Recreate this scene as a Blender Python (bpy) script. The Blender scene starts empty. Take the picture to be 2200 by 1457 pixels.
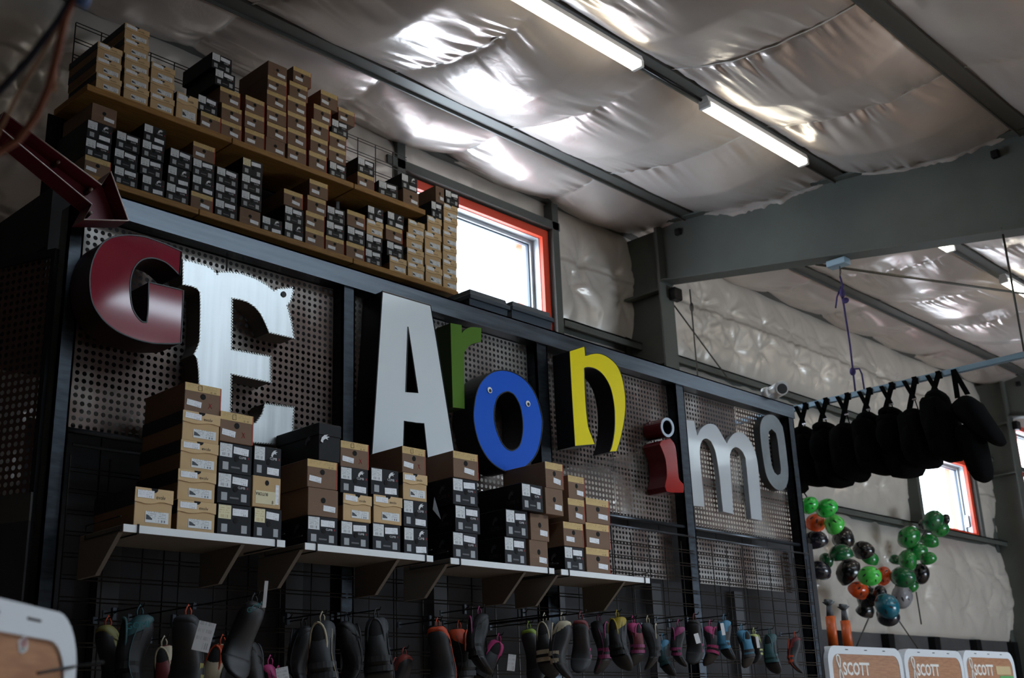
import bpy, bmesh, math, random
import numpy as np
from mathutils import Vector, Matrix
from mathutils.geometry import tessellate_polygon

random.seed(7)
rng = np.random.default_rng(11)
SC = bpy.context.scene
COL = SC.collection

# ------------------------------------------------------------------ camera
F_PX = 2546.86
YAW, PITCH, ROLL = (math.radians(a) for a in (43.141, 18.375, -2.228))
EYE = Vector((0, 0, 1.6))
cf = Vector((math.cos(YAW) * math.cos(PITCH), math.sin(YAW) * math.cos(PITCH), math.sin(PITCH)))
r0 = Vector((math.sin(YAW), -math.cos(YAW), 0))
u0 = r0.cross(cf)
cr = r0 * math.cos(ROLL) + u0 * math.sin(ROLL)
cu = u0 * math.cos(ROLL) - r0 * math.sin(ROLL)
cam_data = bpy.data.cameras.new('camera')
cam_data.sensor_width = 36
cam_data.lens = F_PX / 2200 * 36
cam_data.clip_start = 0.05
cam = bpy.data.objects.new('camera', cam_data)
COL.objects.link(cam)
m3 = Matrix((cr, cu, -cf)).transposed()
cam.matrix_world = Matrix.Translation(EYE) @ m3.to_4x4()
SC.camera = cam

# ------------------------------------------------------------------ view, sky and daylight
SC.view_settings.view_transform = 'Standard'
SC.view_settings.look = 'None'
SC.view_settings.gamma = 1
SC.view_settings.use_curve_mapping = False
SC.view_settings.exposure = 0.33
SC.cycles.use_denoising = True
SC.cycles.max_bounces = 7
SC.cycles.adaptive_threshold = .02
SC.cycles.sample_clamp_indirect = 6
world = bpy.data.worlds.new('overcast_sky')
SC.world = world
world.use_nodes = True
world.node_tree.nodes['Background'].inputs[0].default_value = (0.74, 0.87, 1.0, 1)
SKY = 11.0
world.node_tree.nodes['Background'].inputs[1].default_value = SKY

def portal(name, loc, rot, sx, sy):
    l = bpy.data.lights.new(name, 'AREA')
    l.shape = 'RECTANGLE'; l.size = sx; l.size_y = sy
    l.cycles.is_portal = True
    o = bpy.data.objects.new(name, l); COL.objects.link(o)
    o.location = loc; o.rotation_euler = rot
WF = -3.6                                   # shop front behind the camera
OP = (11.0, 15.5, .5, 2.6)                   # glazed opening: x0, x1, z0, z1
portal('storefront_daylight', ((OP[0] + OP[1]) / 2, WF, (OP[2] + OP[3]) / 2), (math.radians(-90), 0, math.radians(180)), OP[1] - OP[0], OP[3] - OP[2])
SKYL = [(1.8, 6.8, -.1, .95), (9.4, 13.0, -.2, .95), (4.4, 6.1, -2.9, -.7), (12.6, 14.4, -2.3, -.7)]     # roof lights: x0, x1, y0, y1
for _a, _b, _c, _d in SKYL: portal('roof_light_sky', ((_a + _b) / 2, (_c + _d) / 2, 6.0), (0, 0, 0), _b - _a, _d - _c)

# ------------------------------------------------------------------ pixel helpers (a pixel is only a direction; the plane it meets gives the place)
def ray(px, py):
    return (cf * F_PX + cr * (px - 1100) - cu * (py - 728.5)).normalized()
def on_y(px, py, y):
    d = ray(px, py); return EYE + d * ((y - EYE.y) / d.y)
def on_x(px, py, x):
    d = ray(px, py); return EYE + d * ((x - EYE.x) / d.x)
def proj(p):
    d = Vector(p) - EYE
    return 1100 + F_PX * d.dot(cr) / d.dot(cf), 728.5 - F_PX * d.dot(cu) / d.dot(cf)
def x_for(px, y, z):
    a, b = 0.2 * y, 3.2 * y
    for _ in range(40):
        m = (a + b) / 2
        if proj((m, y, z))[0] < px: a = m
        else: b = m
    return (a + b) / 2
def z_for(x, y, py):
    a, b = 0.0, 8.0
    for _ in range(40):
        m = (a + b) / 2
        if proj((x, y, m))[1] > py: a = m
        else: b = m
    return (a + b) / 2

# ------------------------------------------------------------------ mesh helpers
class MB:
    def __init__(s): s.v = []; s.f = []; s.sm = []
    def add(s, vs, fs, smooth=False):
        b = len(s.v); s.v += [tuple(v) for v in vs]
        s.f += [tuple(b + i for i in f) for f in fs]; s.sm += [smooth] * len(fs)
        return s
    def box(s, x0, x1, y0, y1, z0, z1, c=0.0):
        if c <= 0:
            vs = [(x, y, z) for z in (z0, z1) for y in (y0, y1) for x in (x0, x1)]
            return s.add(vs, [(0, 2, 3, 1), (4, 5, 7, 6), (0, 1, 5, 4), (2, 6, 7, 3), (0, 4, 6, 2), (1, 3, 7, 5)])
        bm = bmesh.new()
        bmesh.ops.create_cube(bm, size=1)
        for v in bm.verts:
            v.co = Vector(((x0 + x1) / 2 + v.co.x * (x1 - x0), (y0 + y1) / 2 + v.co.y * (y1 - y0), (z0 + z1) / 2 + v.co.z * (z1 - z0)))
        bmesh.ops.bevel(bm, geom=bm.edges[:], offset=c, segments=1, affect='EDGES')
        bm.verts.index_update()
        s.add([v.co[:] for v in bm.verts], [[v.index for v in f.verts] for f in bm.faces]); bm.free()
        return s
    def tube(s, pts, r, n=8, cap=True, flat=None):
        pts = [Vector(p) for p in pts]; vs = []; N = len(pts)
        rs = r if isinstance(r, (list, tuple)) else [r] * N
        up = None
        for i, p in enumerate(pts):
            t = (pts[min(i + 1, N - 1)] - pts[max(i - 1, 0)]).normalized()
            if up is None:
                up = Vector((0, 0, 1)) if abs(t.z) < .9 else Vector((1, 0, 0))
            a = t.cross(up)
            if a.length < 1e-6: a = t.cross(Vector((0, 1, 0)))
            a.normalize(); b = a.cross(t).normalized(); up = b
            fl = 1 if flat is None else flat
            for k in range(n):
                th = 2 * math.pi * k / n
                vs.append(p + a * math.cos(th) * rs[i] + b * math.sin(th) * rs[i] * fl)
        fs = []
        for i in range(N - 1):
            for k in range(n):
                k2 = (k + 1) % n
                fs.append((i * n + k, i * n + k2, (i + 1) * n + k2, (i + 1) * n + k))
        s.add(vs, fs, n > 5)
        if cap:
            b = len(s.v) - len(vs)
            s.f.append(tuple(b + k for k in range(n))[::-1]); s.f.append(tuple(b + (N - 1) * n + k for k in range(n))); s.sm += [False, False]
        return s
    def loft(s, rings, closed=True, cap=True):
        n = len(rings[0]); vs = [p for r in rings for p in r]; fs = []
        for i in range(len(rings) - 1):
            for k in range(n if closed else n - 1):
                k2 = (k + 1) % n
                fs.append((i * n + k, i * n + k2, (i + 1) * n + k2, (i + 1) * n + k))
        s.add(vs, fs, True)
        if cap:
            b = len(s.v) - len(vs)
            s.f.append(tuple(b + k for k in range(n))[::-1]); s.f.append(tuple(b + (len(rings) - 1) * n + k for k in range(n))); s.sm += [True, True]
        return s
    def prism(s, loops, y0, y1, front=True, back=True, sides=True):
        """loops: list of [(x,z)...], first outer then holes, extruded from y0 (front) to y1"""
        flat = [p for l in loops for p in l]; n = len(flat)
        tris = tessellate_polygon([[Vector((p[0], p[1], 0)) for p in l] for l in loops])
        vs = [(p[0], y0, p[1]) for p in flat] + [(p[0], y1, p[1]) for p in flat]; fs = []
        for t in tris:
            a, b, c = (flat[i] for i in t)
            ccw = (b[0] - a[0]) * (c[1] - a[1]) - (b[1] - a[1]) * (c[0] - a[0]) > 0
            t = tuple(t) if ccw else tuple(t)[::-1]
            if front: fs.append(t)
            if back: fs.append(tuple(i + n for i in t[::-1]))
        if sides:
            o = 0
            for l in loops:
                k = len(l)
                for i in range(k):
                    j = (i + 1) % k; fs.append((o + i, o + j, o + j + n, o + i + n))
                o += k
        return s.add(vs, fs)
    def ball(s, c, rx, ry, rz, nu=16, nv=10, v0=0.0, v1=1.0):
        vs = []; fs = []
        for j in range(nv + 1):
            ph = math.pi * (v0 + (v1 - v0) * j / nv)
            for i in range(nu):
                th = 2 * math.pi * i / nu
                vs.append((c[0] + rx * math.sin(ph) * math.cos(th), c[1] + ry * math.sin(ph) * math.sin(th), c[2] + rz * math.cos(ph)))
        for j in range(nv):
            for i in range(nu):
                i2 = (i + 1) % nu
                fs.append((j * nu + i, (j + 1) * nu + i, (j + 1) * nu + i2, j * nu + i2))
        return s.add(vs, fs, True)
    def mesh(s, name, mat=None):
        me = bpy.data.meshes.new(name); me.from_pydata(s.v, [], s.f); me.update()
        me.polygons.foreach_set('use_smooth', s.sm)
        if mat: me.materials.append(mat)
        return me
    def build(s, name, mat, parent=None, **kw):
        return obj(name, s.mesh(name, mat), parent, **kw)

def obj(name, me, parent=None, loc=None, rot=None):
    o = bpy.data.objects.new(name, me); COL.objects.link(o)
    if parent: o.parent = parent
    if loc is not None: o.location = loc
    if rot is not None: o.rotation_euler = rot
    return o
def tag(o, label, cat, group=None, kind=None):
    if kind: o['kind'] = kind
    if label: o['label'] = label
    if cat: o['category'] = cat
    if group: o['group'] = group
    return o
def thing(name, label, cat, loc=(0, 0, 0), rot=(0, 0, 0), group=None):
    o = bpy.data.objects.new(name, None); COL.objects.link(o)
    o.empty_display_size = .05
    o.location = loc; o.rotation_euler = rot
    return tag(o, label, cat, group)
def struct(o, label=None, cat=None):
    o['kind'] = 'structure'
    if label: o['label'] = label
    if cat: o['category'] = cat
    return o
ORD = ['first', 'second', 'third', 'fourth', 'fifth', 'sixth', 'seventh', 'eighth', 'ninth', 'tenth', 'eleventh', 'twelfth', 'thirteenth', 'fourteenth', 'fifteenth', 'sixteenth', 'seventeenth', 'eighteenth', 'nineteenth', 'twentieth', 'twenty-first', 'twenty-second', 'twenty-third', 'twenty-fourth', 'twenty-fifth', 'twenty-sixth', 'twenty-seventh', 'twenty-eighth', 'twenty-ninth', 'thirtieth']

# ------------------------------------------------------------------ materials
def lin(h):
    h = h.lstrip('#'); c = [int(h[i:i + 2], 16) / 255 for i in (0, 2, 4)]
    return tuple(x / 12.92 if x <= .04045 else ((x + .055) / 1.055) ** 2.4 for x in c) + (1,)
def base(name):
    m = bpy.data.materials.new(name); m.use_nodes = True
    nt = m.node_tree; return m, nt, nt.nodes['Principled BSDF'], nt.links
def noise_mix(nt, L, b, c0, c1, scale, lo=.35, hi=.65, detail=4, stretch=None):
    tc = nt.nodes.new('ShaderNodeTexCoord'); nz = nt.nodes.new('ShaderNodeTexNoise')
    nz.inputs['Scale'].default_value = scale; nz.inputs['Detail'].default_value = detail
    if stretch:
        mp = nt.nodes.new('ShaderNodeMapping'); mp.inputs['Scale'].default_value = stretch
        L.new(tc.outputs['Object'], mp.inputs[0]); L.new(mp.outputs[0], nz.inputs['Vector'])
    else: L.new(tc.outputs['Object'], nz.inputs['Vector'])
    cr_ = nt.nodes.new('ShaderNodeValToRGB'); cr_.color_ramp.elements[0].position = lo; cr_.color_ramp.elements[1].position = hi
    cr_.color_ramp.elements[0].color = c0; cr_.color_ramp.elements[1].color = c1
    L.new(nz.outputs['Fac'], cr_.inputs[0]); L.new(cr_.outputs[0], b.inputs['Base Color'])
    return nz
MATS = {}
def P(name, c, rough=.6, metal=0, c2=None, scale=8, bump=0, bscale=60, stretch=None, spec=None, coat=0, emit=None, es=0):
    if name in MATS: return MATS[name]
    m, nt, b, L = base(name)
    col = lin(c); b.inputs['Base Color'].default_value = col
    b.inputs['Roughness'].default_value = rough; b.inputs['Metallic'].default_value = metal
    if spec is not None: b.inputs['Specular IOR Level'].default_value = spec
    if coat: b.inputs['Coat Weight'].default_value = coat; b.inputs['Coat Roughness'].default_value = .05
    if c2: noise_mix(nt, L, b, col, lin(c2), scale, stretch=stretch)
    if bump:
        tc = nt.nodes.new('ShaderNodeTexCoord'); nz = nt.nodes.new('ShaderNodeTexNoise'); nz.inputs['Scale'].default_value = bscale
        bp = nt.nodes.new('ShaderNodeBump'); bp.inputs['Strength'].default_value = bump; bp.inputs['Distance'].default_value = .01
        L.new(tc.outputs['Object'], nz.inputs['Vector']); L.new(nz.outputs['Fac'], bp.inputs['Height']); L.new(bp.outputs[0], b.inputs['Normal'])
    if emit: b.inputs['Emission Color'].default_value = lin(emit); b.inputs['Emission Strength'].default_value = es
    MATS[name] = m; return m

def vinyl(name, c, c2, rough, metal):
    m, nt, b, L = base(name)
    b.inputs['Roughness'].default_value = rough; b.inputs['Metallic'].default_value = metal
    noise_mix(nt, L, b, lin(c), lin(c2), 1.4)
    tc = nt.nodes.new('ShaderNodeTexCoord')
    n1 = nt.nodes.new('ShaderNodeTexNoise'); n1.inputs['Scale'].default_value = 7; n1.inputs['Detail'].default_value = 6; n1.inputs['Distortion'].default_value = 1.2
    n2 = nt.nodes.new('ShaderNodeTexNoise'); n2.inputs['Scale'].default_value = 160
    bp = nt.nodes.new('ShaderNodeBump'); bp.inputs['Strength'].default_value = .12; bp.inputs['Distance'].default_value = .02
    bp2 = nt.nodes.new('ShaderNodeBump'); bp2.inputs['Strength'].default_value = .12; bp2.inputs['Distance'].default_value = .004
    for n in (n1, n2): L.new(tc.outputs['Object'], n.inputs['Vector'])
    L.new(n1.outputs['Fac'], bp.inputs['Height']); L.new(bp.outputs[0], bp2.inputs['Normal'])
    L.new(n2.outputs['Fac'], bp2.inputs['Height']); L.new(bp2.outputs[0], b.inputs['Normal'])
    return m
M_CEIL = vinyl('ceiling_vinyl', '#c4b9b3', '#d3c9c3', .28, .45)
M_WALLV = vinyl('wall_vinyl', '#cbc4bb', '#d8d1c8', .3, .25)

def rusty(name):
    m, nt, b, L = base(name)
    tc = nt.nodes.new('ShaderNodeTexCoord'); nz = nt.nodes.new('ShaderNodeTexNoise'); nz.inputs['Scale'].default_value = 2.2; nz.inputs['Detail'].default_value = 8
    mp = nt.nodes.new('ShaderNodeMapping'); mp.inputs['Scale'].default_value = (1, 1, .7)
    L.new(tc.outputs['Object'], mp.inputs[0]); L.new(mp.outputs[0], nz.inputs['Vector'])
    r = nt.nodes.new('ShaderNodeValToRGB'); e = r.color_ramp.elements
    e[0].position = .36; e[0].color = lin('#3f2e28'); e[1].position = .62; e[1].color = lin('#8f8a86')
    k = r.color_ramp.elements.new(.48); k.color = lin('#5e4d46')
    L.new(nz.outputs['Fac'], r.inputs[0]); L.new(r.outputs[0], b.inputs['Base Color'])
    r2 = nt.nodes.new('ShaderNodeMapRange'); r2.inputs['From Min'].default_value = .36; r2.inputs['From Max'].default_value = .62; r2.inputs['To Min'].default_value = .25; r2.inputs['To Max'].default_value = .85
    L.new(nz.outputs['Fac'], r2.inputs[0]); L.new(r2.outputs[0], b.inputs['Metallic'])
    b.inputs['Roughness'].default_value = .42
    return m
M_PERF = rusty('rusty_perforated_steel')

def brushed(name, c, c2, rough, stretch, scale=5, metal=1):
    m, nt, b, L = base(name)
    b.inputs['Metallic'].default_value = metal; b.inputs['Roughness'].default_value = rough
    nz = noise_mix(nt, L, b, lin(c), lin(c2), scale, .3, .7, 6, stretch)
    mr = nt.nodes.new('ShaderNodeMapRange'); mr.inputs['To Min'].default_value = rough - .12; mr.inputs['To Max'].default_value = rough + .15
    L.new(nz.outputs['Fac'], mr.inputs[0]); L.new(mr.outputs[0], b.inputs['Roughness'])
    return m
M_STEEL = brushed('mill_scale_steel', '#33363b', '#44494f', .36, (3, 3, 12), 4)
M_STEELH = brushed('mill_scale_beam', '#4b5056', '#666d75', .34, (1.0, 12, 12), 3)
M_ALU = brushed('brushed_aluminium_sheet', '#c4cacd', '#dde2e5', .34, (14, 1, .8), 2, .8)
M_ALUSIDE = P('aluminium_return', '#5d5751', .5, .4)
M_GREYSTEEL = P('grey_primer_steel', '#4f544f', .6, 0, c2='#474b47', scale=2)
M_GALV = P('galvanised_purlin', '#5e5f5c', .5, .4)
M_BAND = P('white_band', '#c9cac6', .5)
M_WOOD = P('shelf_plywood', '#9a6f35', .6, c2='#80591f', scale=5, stretch=(2, 30, 30))
M_WOODD = P('display_wood', '#a87a58', .5, c2='#94664a', scale=5, stretch=(2.5, 2.5, 22))
M_WHITE = P('white_laminate', '#dfe2e4', .4)
M_SHADE = P('shelf_shade_brown_grey', '#6b635a', .6)  # shade under the shelves, put into the board and bracket colour
M_BLK = P('black_steel', '#141416', .4, .5)
M_WIRE = P('gridwall_wire', '#2a2624', .3, .8)
M_CHROME = P('chrome', '#c6c8cb', .2, 1)
M_DARK = P('dark_backing', '#232225', .8, c2='#1a191c', scale=3)
M_ORANGE = P('orange_trim_paint', '#d9452a', .5)
M_ALF = P('window_aluminium', '#a7adb0', .4, .5)
M_BLACKFAB = P('black_cordura', '#050506', 1.0, bump=.3, bscale=400, spec=.05)
M_BLACKPLAST = P('black_plastic', '#17181b', .45)
M_GREYPLAST = P('grey_tote_plastic', '#3a4754', .5)
M_ROPE = P('purple_rope', '#382a63', .8, bump=.5, bscale=500)
M_CABLE = P('steel_cable', '#4b4843', .5, .5)

# ------------------------------------------------------------------ ceiling
YW = 6.5
def zc(y): return 6.105 + .11 * (y - 5.65)
class VN:                                   # smooth value noise on a lattice
    def __init__(s, n=128): s.t = rng.random((n, n)); s.n = n
    def __call__(s, x, y):
        xi = np.floor(x).astype(int); yi = np.floor(y).astype(int); fx = x - xi; fy = y - yi
        fx = fx * fx * (3 - 2 * fx); fy = fy * fy * (3 - 2 * fy); t = s.t; n = s.n
        a = t[xi % n, yi % n]; b_ = t[(xi + 1) % n, yi % n]; c = t[xi % n, (yi + 1) % n]; d = t[(xi + 1) % n, (yi + 1) % n]
        return (a * (1 - fx) + b_ * fx) * (1 - fy) + (c * (1 - fx) + d * fx) * fy
vn1, vn2, vn3 = VN(), VN(), VN()
PURL = [5.65 - 1.525 * k for k in range(0, 7)]
def grid_mesh(name, xs, ys, zf, mat, keep=None, vertical=False):
    X, Y = np.meshgrid(xs, ys, indexing='ij'); Z = zf(X, Y)
    nx, ny = X.shape
    co = np.stack([X, Z, Y] if vertical else [X, Y, Z], -1).reshape(-1, 3)
    idx = np.arange(nx * ny).reshape(nx, ny)
    q = np.stack([idx[:-1, :-1], idx[1:, :-1], idx[1:, 1:], idx[:-1, 1:]], -1)
    if not vertical: q = q[..., ::-1]
    if keep is not None:
        cx = (X[:-1, :-1] + X[1:, 1:]) / 2; cy = (Y[:-1, :-1] + Y[1:, 1:]) / 2
        q = q[keep(cx, cy)]
    q = q.reshape(-1, 4)
    me = bpy.data.meshes.new(name)
    me.vertices.add(len(co)); me.vertices.foreach_set('co', co.ravel())
    me.loops.add(q.size); me.loops.foreach_set('vertex_index', q.ravel())
    me.polygons.add(len(q)); me.polygons.foreach_set('loop_start', np.arange(0, q.size, 4)); me.polygons.foreach_set('loop_total', np.full(len(q), 4))
    me.polygons.foreach_set('use_smooth', np.ones(len(q), bool))
    me.update(calc_edges=True); me.validate(); me.materials.append(mat)
    return me
def ceil_z(X, Y):
    k = (5.65 - Y) / 1.525
    v = np.where(Y > 5.65, np.clip((Y - 5.715) / .785, 0, 1), np.clip(((k - np.floor(k)) * 1.525 - .065) / 1.395, 0, 1))
    cell = np.floor(k).astype(int)
    ux = (X - 4.86) / 1.2
    du = np.abs(ux - np.round(ux)) * 1.2                        # metres to the nearest band
    S = np.sin(np.pi * v) ** .62
    amp = np.where(Y > 5.65, .15, .20) * (.8 + .4 * vn3(np.floor(ux) * 3.7 + 11, cell * 5.3 + 40))
    sag = amp * S * (.45 + .55 * np.minimum(1, (du / .6)) ** .6)
    near = np.exp(-du / .21) * (1 - .6 * np.exp(-du / .02))
    side = np.where((ux - np.round(ux)) > 0, 1., -1.)
    sd = np.round(ux) * 7.3 + side * 2.1 + cell * 3.9
    mod = np.clip(vn1(np.round(ux) * 3.1 + cell * 1.7 + 9, Y * 1.9 + side * 6) * 2.2 - .25, 0, 1.4)
    sl = Y + side * du * .35 * (vn3(sd + 3, Y * .8) * 2 - 1)
    cre = (vn1(du * 2.4 + sd * 5, sl * 15 + sd) - .5) + .55 * (vn2(du * 4 + sd * 3, sl * 31 + sd) - .5)
    cre = np.sign(cre) * np.abs(cre) ** .8
    w = near * np.sin(np.pi * v) ** .6 * mod * .044 * cre
    pv = np.minimum(v, 1 - v) * 1.525
    wp = np.exp(-pv / .14) * vn2(X * 1.3 + 50, Y * 1.1) ** 2
    w2 = wp * .03 * (vn1(X * 13, Y * 2.5 + 70) - .5 + .5 * (vn2(X * 27, Y * 4) - .5))
    soft = .03 * (vn3(X * 1.6, Y * 1.6) - .5) * S + .012 * (vn1(X * 5, Y * 5) - .5) * S
    return zc(Y) - .01 - sag + w + w2 + soft
xs = np.concatenate([np.arange(-4, .6, .1), np.arange(.6, 10.2, .022), np.arange(10.2, 19, .04), np.arange(19, 23.1, .15)])
ys = np.concatenate([np.arange(WF, 1.2, .08), np.arange(1.2, 6.5, .0135), [6.5]])
def keepc(cx, cy):
    k = np.ones_like(cx, bool)
    for (a, b, c, d) in SKYL: k &= ~((cx > a) & (cx < b) & (cy > c) & (cy < d))
    return k
ceiling = struct(obj('ceiling', grid_mesh('ceiling', xs, ys, ceil_z, M_CEIL, keepc)), 'silver quilted vinyl insulation sagging between the roof purlins', 'ceiling')
# outer roof skin with the roof light openings and their curbs
mb = MB()
gx = sorted({-4.2, 23.3} | {q for w in SKYL for q in w[:2]}); gy = sorted({WF - .2, 7.0} | {q for w in SKYL for q in w[2:]})
for a, b in zip(gx, gx[1:]):
    for c, d in zip(gy, gy[1:]):
        if any(w[0] <= a and b <= w[1] and w[2] <= c and d <= w[3] for w in SKYL): continue
        mb.add([(a, c, zc(c) + .25), (b, c, zc(c) + .25), (b, d, zc(d) + .25), (a, d, zc(d) + .25)], [(0, 1, 2, 3)])
mb.build('roof_sheet', M_GALV, ceiling)
for (a, b, c, d) in SKYL:
    m = MB(); z0, z1 = zc(c) - .06, zc(d) + .27
    m.box(a - .03, a, c, d, z0, z1); m.box(b, b + .03, c, d, z0, z1); m.box(a, b, c - .03, c, z0, z1); m.box(a, b, d, d + .03, z0, z1)
    m.build('roof_light_curb', M_BAND, ceiling)
for y in PURL:
    z = zc(y)
    mb = MB(); mb.box(-4, 23, y - .062, y + .062, z - .045, z + .2); mb.box(-4, 23, y + .05, y + .062, z - .065, z - .04)
    mb.build('purlin', M_GALV, ceiling)
mb = MB().box(-4, 23, YW - .18, YW + .02, zc(YW) - .10, zc(YW) + .12)
mb.build('eave_strut', M_GALV, ceiling)
for k in range(-4, 12):                     # white bands that hold the insulation
    x = 4.86 + 1.2 * k
    for i in range(5):
        y1 = YW if i == 0 else PURL[i - 1]; y0 = PURL[i]
        if i == 0: y0 = PURL[0]
        n = 14; pts = []
        for j in range(n + 1):
            y = y0 + (y1 - y0) * j / n
            zz = float(ceil_z(np.array([x + .0]), np.array([min(max(y, y0 + .002), y1 - .002)]))[0])
            pts.append((x, y, min(zz - .004, zc(y) - .012)))
        vs = []; fs = []
        for (a, b_, c) in pts: vs += [(a - .007, b_, c), (a + .007, b_, c)]
        for j in range(n): fs.append((2 * j, 2 * j + 1, 2 * j + 3, 2 * j + 2))
        MB().add(vs, fs).build('insulation_band', M_BAND, ceiling)
# rigid frame rafters: tapered I beams
def rafter(X):
    ps = [(6.0, 5.525, 6.085), (2.75, 4.98, 5.73), (WF, 4.0, zc(WF) - .08)]
    web = MB(); fl = MB()
    for (ya, za, ta), (yb, zb, tb) in zip(ps, ps[1:]):
        web.add([(X - .006, ya, za), (X - .006, yb, zb), (X - .006, yb, tb), (X - .006, ya, ta), (X + .006, ya, za), (X + .006, yb, zb), (X + .006, yb, tb), (X + .006, ya, ta)],
                [(0, 3, 2, 1), (4, 5, 6, 7), (0, 1, 5, 4), (2, 3, 7, 6)])
        for (p, q, t) in ((za, zb, -.014), (ta, tb, .014)):
            lo = sorted((0, t))
            v = [(x, y, z + o) for o in lo for (y, z) in ((ya, p), (yb, q)) for x in (X - .09, X + .09)]
            fl.add(v, [(0, 1, 3, 2), (4, 6, 7, 5), (0, 4, 5, 1), (2, 3, 7, 6), (0, 2, 6, 4), (1, 5, 7, 3)])
    web.build('rafter_web', M_GREYSTEEL, ceiling); fl.build('rafter_flange', M_GREYSTEEL, ceiling)
    bolts = MB()
    for y in (5.78, 2.85): bolts.box(X - .05, X - .004, y - .03, y + .03, zc(y) - .2, zc(y) - .14, .006)
    bolts.build('purlin_clip', M_BLK, ceiling)
for X in (.55, 8.5, 16.45): rafter(X)

# ------------------------------------------------------------------ back wall with insulation, girts, columns, windows
WINS = [(5.72, 7.22, 4.45, 5.73), (14.08, 15.58, 3.86, 4.78), (17.60, 19.1, 4.66, 5.60)]
pins = []
for gx in np.arange(-3.5, 23, .62):
    for gz in (2.9, 3.42, 4.15, 4.62, 5.35, 5.7):
        pins.append((gx + rng.uniform(-.12, .12) + (.31 if gz in (3.42, 4.62) else 0), gz + rng.uniform(-.07, .07)))
pins = np.array(pins)
def wall_y(X, Z):
    seams = [2.5, 3.83, 5.0, 6.2]
    b_ = np.zeros_like(X)
    for a, c in zip(seams, seams[1:]):
        t = np.clip((Z - a) / (c - a), 0, 1); inb = (Z >= a) & (Z <= c)
        b_ = np.where(inb, np.sin(np.pi * t) ** .5, b_)
    for (wa_, wb_, wc_, wd_) in WINS:
        dw = np.hypot(np.maximum(np.maximum(wa_ - X, X - wb_), 0), np.maximum(np.maximum(wc_ - Z, Z - wd_), 0))
        b_ = b_ * np.clip((dw - .07) / .28, 0, 1) ** .6
    out = np.where(Z > 5.0, .17, .11) * b_ * (.7 + .6 * vn1(X * .9, Z * 1.3))
    d = np.full_like(X, 9.); ang = np.zeros_like(X); pid = np.zeros_like(X)
    for i, (px_, pz_) in enumerate(pins):
        sl = (np.abs(X[:, 0] - px_) < .6)
        if not sl.any(): continue
        dx = X[sl] - px_; dz = Z[sl] - pz_; dd = np.hypot(dx, dz)
        cur = d[sl]; m = dd < cur
        d[sl] = np.where(m, dd, cur); ang[sl] = np.where(m, np.arctan2(dz, dx), ang[sl]); pid[sl] = np.where(m, i, pid[sl])
    out -= .07 * np.exp(-d / .10) * b_
    out += b_ * np.exp(-d / .26) * (1 - np.exp(-d / .05)) * .085 * (vn2(ang * 2.6 + pid * 7.7 + 40, d * 3 + pid) - .5 + .55 * (vn3(ang * 5.5 + pid * 3.1 + 60, d * 5) - .5))
    out += .045 * (vn2(X * 2.3 + 4, Z * 1.6) - .5) * b_ + .022 * (vn1(X * 7.5, Z * 1.1 + 3 * vn3(X * .7, Z)) - .5) * b_ + .010 * (vn3(X * 4, Z * 4) - .5) * b_
    return YW - .02 - out
wx = np.concatenate([np.arange(-4, 1, .1), np.arange(1, 12, .025), np.arange(12, 20, .035), np.arange(20, 23.1, .12)])
for (a, b_, c, d) in WINS: wx = np.concatenate([wx, [a, b_]])
wx = np.unique(wx)
wz = np.unique(np.concatenate([np.arange(2.5, 6.25, .025), [w[2] for w in WINS], [w[3] for w in WINS]]))
def keepw(cx, cz):
    k = np.ones_like(cx, bool)
    for (a, b_, c, d) in WINS: k &= ~((cx > a) & (cx < b_) & (cz > c) & (cz < d))
    return k
wall = struct(obj('wall_back', grid_mesh('wall_back', wx, wz, wall_y, M_WALLV, keepw, True)), 'back wall lined with quilted white vinyl insulation and grey girts', 'wall')
mb = MB()                                   # steel skin behind the insulation, around the openings
zs = sorted({0, 7} | {w[2] for w in WINS} | {w[3] for w in WINS})
xsn = sorted({-4.2, 23.2} | {w[0] for w in WINS} | {w[1] for w in WINS})
for a, b_ in zip(xsn, xsn[1:]):
    for c, d in zip(zs, zs[1:]):
        if any(w[0] <= a and b_ <= w[1] and w[2] <= c and d <= w[3] for w in WINS): continue
        mb.box(a, b_, YW + .06, YW + .1, c, d)
mb.build('steel_cladding', M_GREYSTEEL, wall)
MB().box(-4, 23, YW - .03, YW + .03, 0, 2.52).build('lower_liner', P('dark_lower_liner', '#4c4b4c', .6, c2='#3c3b3d', scale=2), wall)
for z, gx in ((3.83, -4), (5.0, 7.4)):
    MB().box(gx, 23, YW - .2, YW - .04, z - .015, z - .0).box(gx, 23, YW - .2, YW - .185, z - .07, z).box(gx, 23, YW - .06, YW - .04, z - .07, z).build('girt', M_GREYSTEEL, wall)
MB().box(5.4, 7.4, YW - .2, YW - .02, 5.815, 5.89).build('window_header', M_GREYSTEEL, wall)
for x in (5.5, 7.305): MB().box(x, x + .08, YW - .2, YW - .02, 3.9, zc(6.4) - .12).build('window_jamb_post', M_GREYSTEEL, wall)
for x in (13.9, 15.66): MB().box(x, x + .09, YW - .2, YW - .02, 3.83, 5.0).build('window_jamb_post', M_GREYSTEEL, wall)
MB().box(13.9, 15.8, YW - .2, YW - .02, 4.86, 4.94).build('window_header', M_GREYSTEEL, wall)
for i in range(9):
    MB().box(11.6 + i * 1.17, 11.74 + i * 1.17, YW - .12, YW - .03, 0, 2.5).build('stud', M_BLK, wall)
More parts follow.
